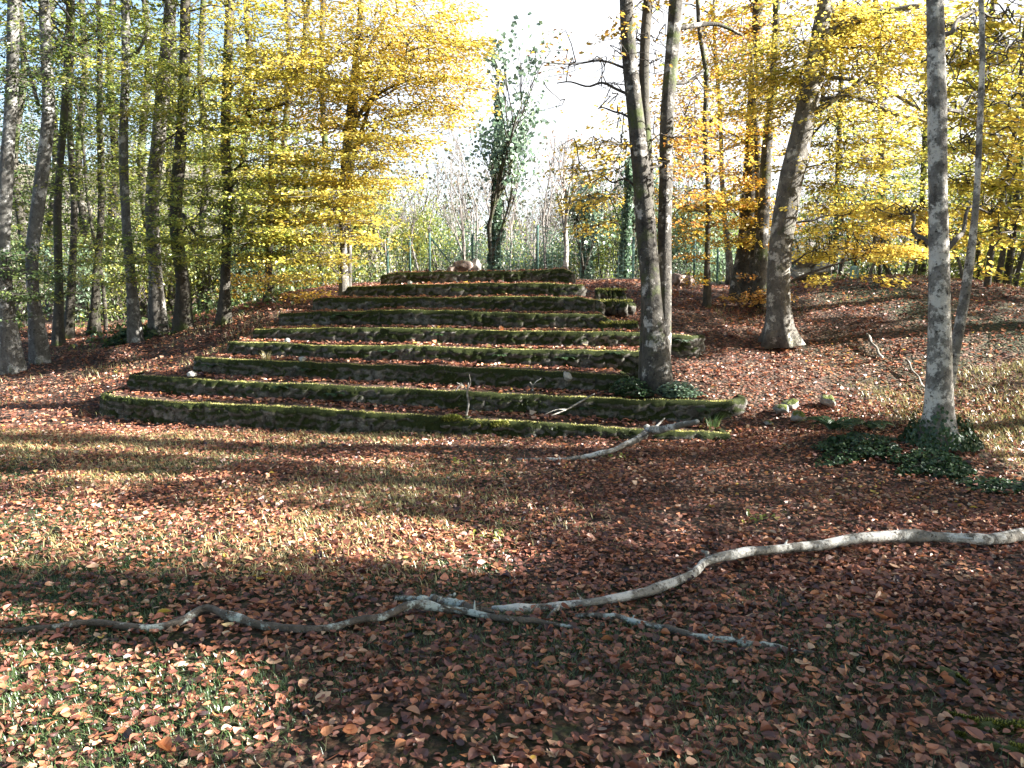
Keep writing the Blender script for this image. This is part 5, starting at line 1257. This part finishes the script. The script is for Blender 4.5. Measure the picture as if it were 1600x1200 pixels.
tuft('bright green grass tuft below the squared end of the second terrace', tread_pt(1128, 0, 0.25, 0.0), 50, 0.18, 570, M['grass'], 'grass tufts', 0.06)
tuft('pale dry grass tuft on the third terrace near its left end', tread_pt(410, 2, 0.1, 0.0), 40, 0.14, 571, M['dry_grass'], 'grass tufts', 0.06)
for k, (px, py, lab) in enumerate([(718, 726, 'yellow leafed sprig on the clearing before the broken wall'), (768, 842, 'yellow leafed sprig at the tip of the sunny band'), (968, 716, 'drab yellow sprig under the bleached white branch'), (1180, 815, 'pale sprig behind the long fallen branch')]):
    g = G(px, py); rg = np.random.default_rng(580 + k); n = 15; m = MB(); pos = g + rg.normal(0, 1, (n, 3)) * np.array([.09, .07, .012]) + np.array([0, 0, .03])
    m.leaves(pos, rg.normal(size=(n, 3)), rg.normal(size=(n, 3)) * .4 + np.array([[0, 0, 1]]), .042, .6, .1, rg.random(n) * .75, 0, 2); m.segs(np.repeat(g[None], n, 0), pos, 0.002, 0.001, 3)
    tag(m.build('leafy_sprig', LM, None, False), lab, 'sprig', 'fallen leafy sprigs')

# ------------------------------------------------------------------ leaf litter and grass
rg = np.random.default_rng(600)


def scatter(n, ya, yb, margin=2.2):
    n = int(n * 1.25)
    y = np.sqrt(rg.uniform(ya ** 2, yb ** 2, n)); x = rg.uniform(-1, 1, n) * (0.66 * y + margin); return x, y


def outside(x, y):
    s = y - y1(np.clip(x, -6.5, 7)); f = s / ROWD
    return ~((s > 0.0) & (f < 8.9) & (x > -5.4 + np.clip(f, 0, 8) * 0.43) & (x < np.where(f > 1.9, 2.0 - .16 * (f - 1.9), 2.3)))


pts = []; size = []
for (ya, yb, n, s0) in [(2.2, 5.2, 52000, 0.034), (5.2, 9.2, 105000, 0.030), (9.2, 17.5, 90000, 0.038)]:
    x, y = scatter(n, ya, yb); ok = outside(x, y); x, y = x[ok], y[ok]
    d = 0.60 - 0.10 * smooth(5.0, 3.5, y) + 0.55 * fbm(x * 1.1 + 5, y * 1.1, 0, 3) - 0.45 * smooth(0.3, 1.0, sward(x, y)) * (fbm(x * .8, y * .8 + 11) + 0.4)
    ok = rg.random(len(x)) < np.clip(d, 0.40 + 0.12 * smooth(5, 4, y), 1); x, y = x[ok], y[ok]
    pts.append(np.stack([x, y, H(x, y) + rg.uniform(0.004, 0.03, len(x))], 1)); size.append(np.full(len(x), s0))
lp = np.concatenate(LEAFPTS); pts.append(lp + np.stack([0 * lp[:, 0], 0 * lp[:, 0], rg.uniform(0, .02, len(lp))], 1)); size.append(np.full(len(lp), 0.042))
pts = np.concatenate(pts); size = np.concatenate(size); n = len(pts); az = rg.uniform(0, 6.283, n)
tilt = rg.normal(0, 0.27, (n, 2))
m = MB(); A = np.clip(rg.beta(1.9, 1.9, n) + 0.12 * fbm(pts[:, 0], pts[:, 1], 0, 2), 0, 1); D3 = np.stack([np.cos(az), np.sin(az), rg.normal(0, .14, n)], 1); N3 = np.stack([tilt[:, 0], tilt[:, 1], np.ones(n)], 1)
SZ = size * np.clip(np.exp(rg.normal(0, .32, n)), .5, 2.2); tilt *= np.where(rg.random(n) < .25, 2.6, .9)[:, None]; N3 = np.stack([tilt[:, 0], tilt[:, 1], np.ones(n)], 1); WD = rg.uniform(.5, .78, n); FO = rg.normal(0.06, 0.16, n); CU = rg.normal(0.03, 0.16, n); nr = pts[:, 1] < 5.4
for kk, lv in ((nr, 2), (~nr, 1)): m.leaves(pts[kk], D3[kk], N3[kk], SZ[kk], WD[kk], FO[kk], A[kk], 0, lv, CU[kk])
tag(m.build('fallen_leaves', M['leaf_fallen'], None, False), 'brown and rust coloured fallen beech leaves over clearing and terraces', 'leaves', kind='stuff')

m = MB()
for (ya, yb, n, h) in [(2.2, 4.6, 170000, 0.030), (4.6, 9.2, 150000, 0.034)]:
    x, y = scatter(n, ya, yb); ok = outside(x, y) & (rg.random(len(x)) < np.clip(sward(x, y) * (0.45 + 1.1 * fbm(x * .8, y * .8 + 11) + .5 * fbm(x * 3, y * 3)), 0.02, 1)); x, y = x[ok], y[ok]; k = len(x)
    az = rg.uniform(0, 6.283, k)
    m.blades(np.stack([x, y, H(x, y) - .004], 1), np.stack([np.cos(az), np.sin(az), 0 * az], 1), h * rg.uniform(.5, 1.5, k), rg.uniform(.0022, .0045, k), np.clip(rg.normal(.40, .24, k), 0, 1), bend=1.0)
tag(m.build('grass', M['grass'], None, False), 'short thin grass between the fallen leaves', 'grass', kind='stuff')
m = MB()
x = rg.uniform(3.2, 12, 26000); y = rg.uniform(6.5, 17, 26000)
ok = rg.random(26000) < np.clip(-.12 + .6 * fbm(x * .7 + 20, y * .7) + .7 * smooth(4.2, 5.5, x) * smooth(10.5, 8.0, y) + .5 * smooth(13.5, 15, y), 0, 1); x, y = x[ok], y[ok]; k = len(x); az = rg.uniform(0, 6.283, k)
m.blades(np.stack([x, y, H(x, y) - .01], 1), np.stack([np.cos(az), np.sin(az), 0 * az], 1), rg.uniform(.04, .12, k), rg.uniform(.004, .008, k), rg.random(k) * .8, bend=.9)
x = rg.uniform(-9, -3.8, 9000); y = rg.uniform(9.6, 14, 9000); ok = outside(x, y) & (rg.random(9000) < np.clip(.1 + .9 * fbm(x * .8 + 3, y * .8), 0, 1)); x, y = x[ok], y[ok]; k = len(x); az = rg.uniform(0, 6.283, k)
m.blades(np.stack([x, y, H(x, y) - .01], 1), np.stack([np.cos(az), np.sin(az), 0 * az], 1), rg.uniform(.05, .14, k), rg.uniform(.004, .008, k), rg.random(k), bend=.8)
x, y = scatter(90000, 4.2, 8.8); ok = outside(x, y) & (x < 1.0) & (rg.random(len(x)) < np.clip((.6 + .8 * fbm(x * .9 + 50, y * .9)) * smooth(1.0, -1.2, x), 0, 1)); x, y = x[ok], y[ok]; k = len(x); az = rg.uniform(0, 6.283, k)
m.blades(np.stack([x, y, H(x, y) - .004], 1), np.stack([np.cos(az), np.sin(az), 0 * az], 1), rg.uniform(.02, .07, k), rg.uniform(.004, .008, k), np.clip(rg.normal(.6, .25, k), 0, 1), bend=1.0)
x = rg.uniform(4.0, 7.5, 22000); y = rg.uniform(6.3, 10, 22000); ok = rg.random(22000) < np.clip(.55 + .6 * fbm(x * 1.2, y * 1.2 + 7), 0, 1) * smooth(4.0, 4.5, x); x, y = x[ok], y[ok]; k = len(x); az = rg.uniform(0, 6.283, k)
m.blades(np.stack([x, y, H(x, y) - .01], 1), np.stack([np.cos(az), np.sin(az), 0 * az], 1), rg.uniform(.03, .11, k), rg.uniform(.004, .008, k), np.clip(rg.normal(.4, .25, k), 0, 1), bend=1.0)
tag(m.build('dry_grass', M['dry_grass'], None, False), 'straw coloured dry grass on the banks left and right', 'grass', kind='stuff')

# ------------------------------------------------------------------ light, sky, camera
W = bpy.data.worlds.new('World'); S.world = W; W.use_nodes = True
nt = W.node_tree; bg = nt.nodes['Background']; sky = nt.nodes.new('ShaderNodeTexSky'); sky.sky_type = 'NISHITA'; sky.sun_disc = False
sky.sun_elevation = SUN_EL; sky.sun_rotation = math.atan2(SUN[0], SUN[1]); sky.altitude = 300; sky.air_density = 1.0; sky.dust_density = 1.5; sky.ozone_density = 1.0
tc = nt.nodes.new('ShaderNodeTexCoord'); mp = nt.nodes.new('ShaderNodeMapping'); mp.inputs['Scale'].default_value = (1.0, 1.0, 2.6)
nt.links.new(tc.outputs['Generated'], mp.inputs['Vector'])
nz = nt.nodes.new('ShaderNodeTexNoise'); nz.inputs['Scale'].default_value = 2.2; nz.inputs['Detail'].default_value = 7; nz.inputs['Roughness'].default_value = 0.6
nt.links.new(mp.outputs[0], nz.inputs['Vector'])
sx = nt.nodes.new('ShaderNodeSeparateXYZ'); nt.links.new(tc.outputs['Generated'], sx.inputs[0])
ma = nt.nodes.new('ShaderNodeMath'); ma.operation = 'MULTIPLY_ADD'; ma.inputs[1].default_value = 0.58   # thin cloud thickens towards the right
nt.links.new(sx.outputs[0], ma.inputs[0]); nt.links.new(nz.outputs['Fac'], ma.inputs[2])
cr = nt.nodes.new('ShaderNodeValToRGB'); cr.color_ramp.elements[0].position = 0.24; cr.color_ramp.elements[1].position = 0.56
nt.links.new(ma.outputs[0], cr.inputs['Fac'])
mx = nt.nodes.new('ShaderNodeMix'); mx.data_type = 'RGBA'; nt.links.new(cr.outputs['Color'], mx.inputs[0]); nt.links.new(sky.outputs[0], mx.inputs[6]); mx.inputs[7].default_value = (3.9, 4.0, 4.2, 1)
def fade(out, a, b):
    r = nt.nodes.new('ShaderNodeMapRange'); r.interpolation_type = 'SMOOTHSTEP'; r.inputs['From Min'].default_value = a; r.inputs['From Max'].default_value = b; nt.links.new(out, r.inputs['Value']); return r.outputs[0]


def mul(a, b):
    r = nt.nodes.new('ShaderNodeMath'); r.operation = 'MULTIPLY'; nt.links.new(a, r.inputs[0]); nt.links.new(b, r.inputs[1]); return r.outputs[0]


nt.links.new(mul(cr.outputs['Color'], mul(fade(sx.outputs[1], 0.0, 0.5), fade(sx.outputs[2], 0.75, 0.45))), mx.inputs[0])     # thin bright cloud added low in the sky ahead only, keeping other skylight dim
nt.links.new(mx.outputs[2], bg.inputs['Color']); bg.inputs['Strength'].default_value = 0.050
ld = bpy.data.lights.new('sun', 'SUN'); ld.energy = 5.0; ld.angle = R(0.5); ld.color = (1.0, 0.97, 0.91)
lo = bpy.data.objects.new('sun', ld); COL.objects.link(lo); lo.rotation_euler = Vector((-SUN[0], -SUN[1], -SUN[2])).to_track_quat('-Z', 'Y').to_euler()

cd = bpy.data.cameras.new('camera'); cd.sensor_fit = 'HORIZONTAL'; cd.sensor_width = 36; cd.lens = 36 * F / 1600; cd.clip_start = 0.05; cd.clip_end = 600
co = bpy.data.objects.new('camera', cd); COL.objects.link(co); co.location = EYE; co.rotation_euler = (R(90) - TH, 0, 0)
S.camera = co
S.view_settings.view_transform = 'Standard'; S.view_settings.look = 'None'; S.view_settings.exposure = 3.05; S.view_settings.gamma = 1
S.cycles.max_bounces = 6; S.cycles.diffuse_bounces = 3; S.cycles.transmission_bounces = 4; S.cycles.glossy_bounces = 2
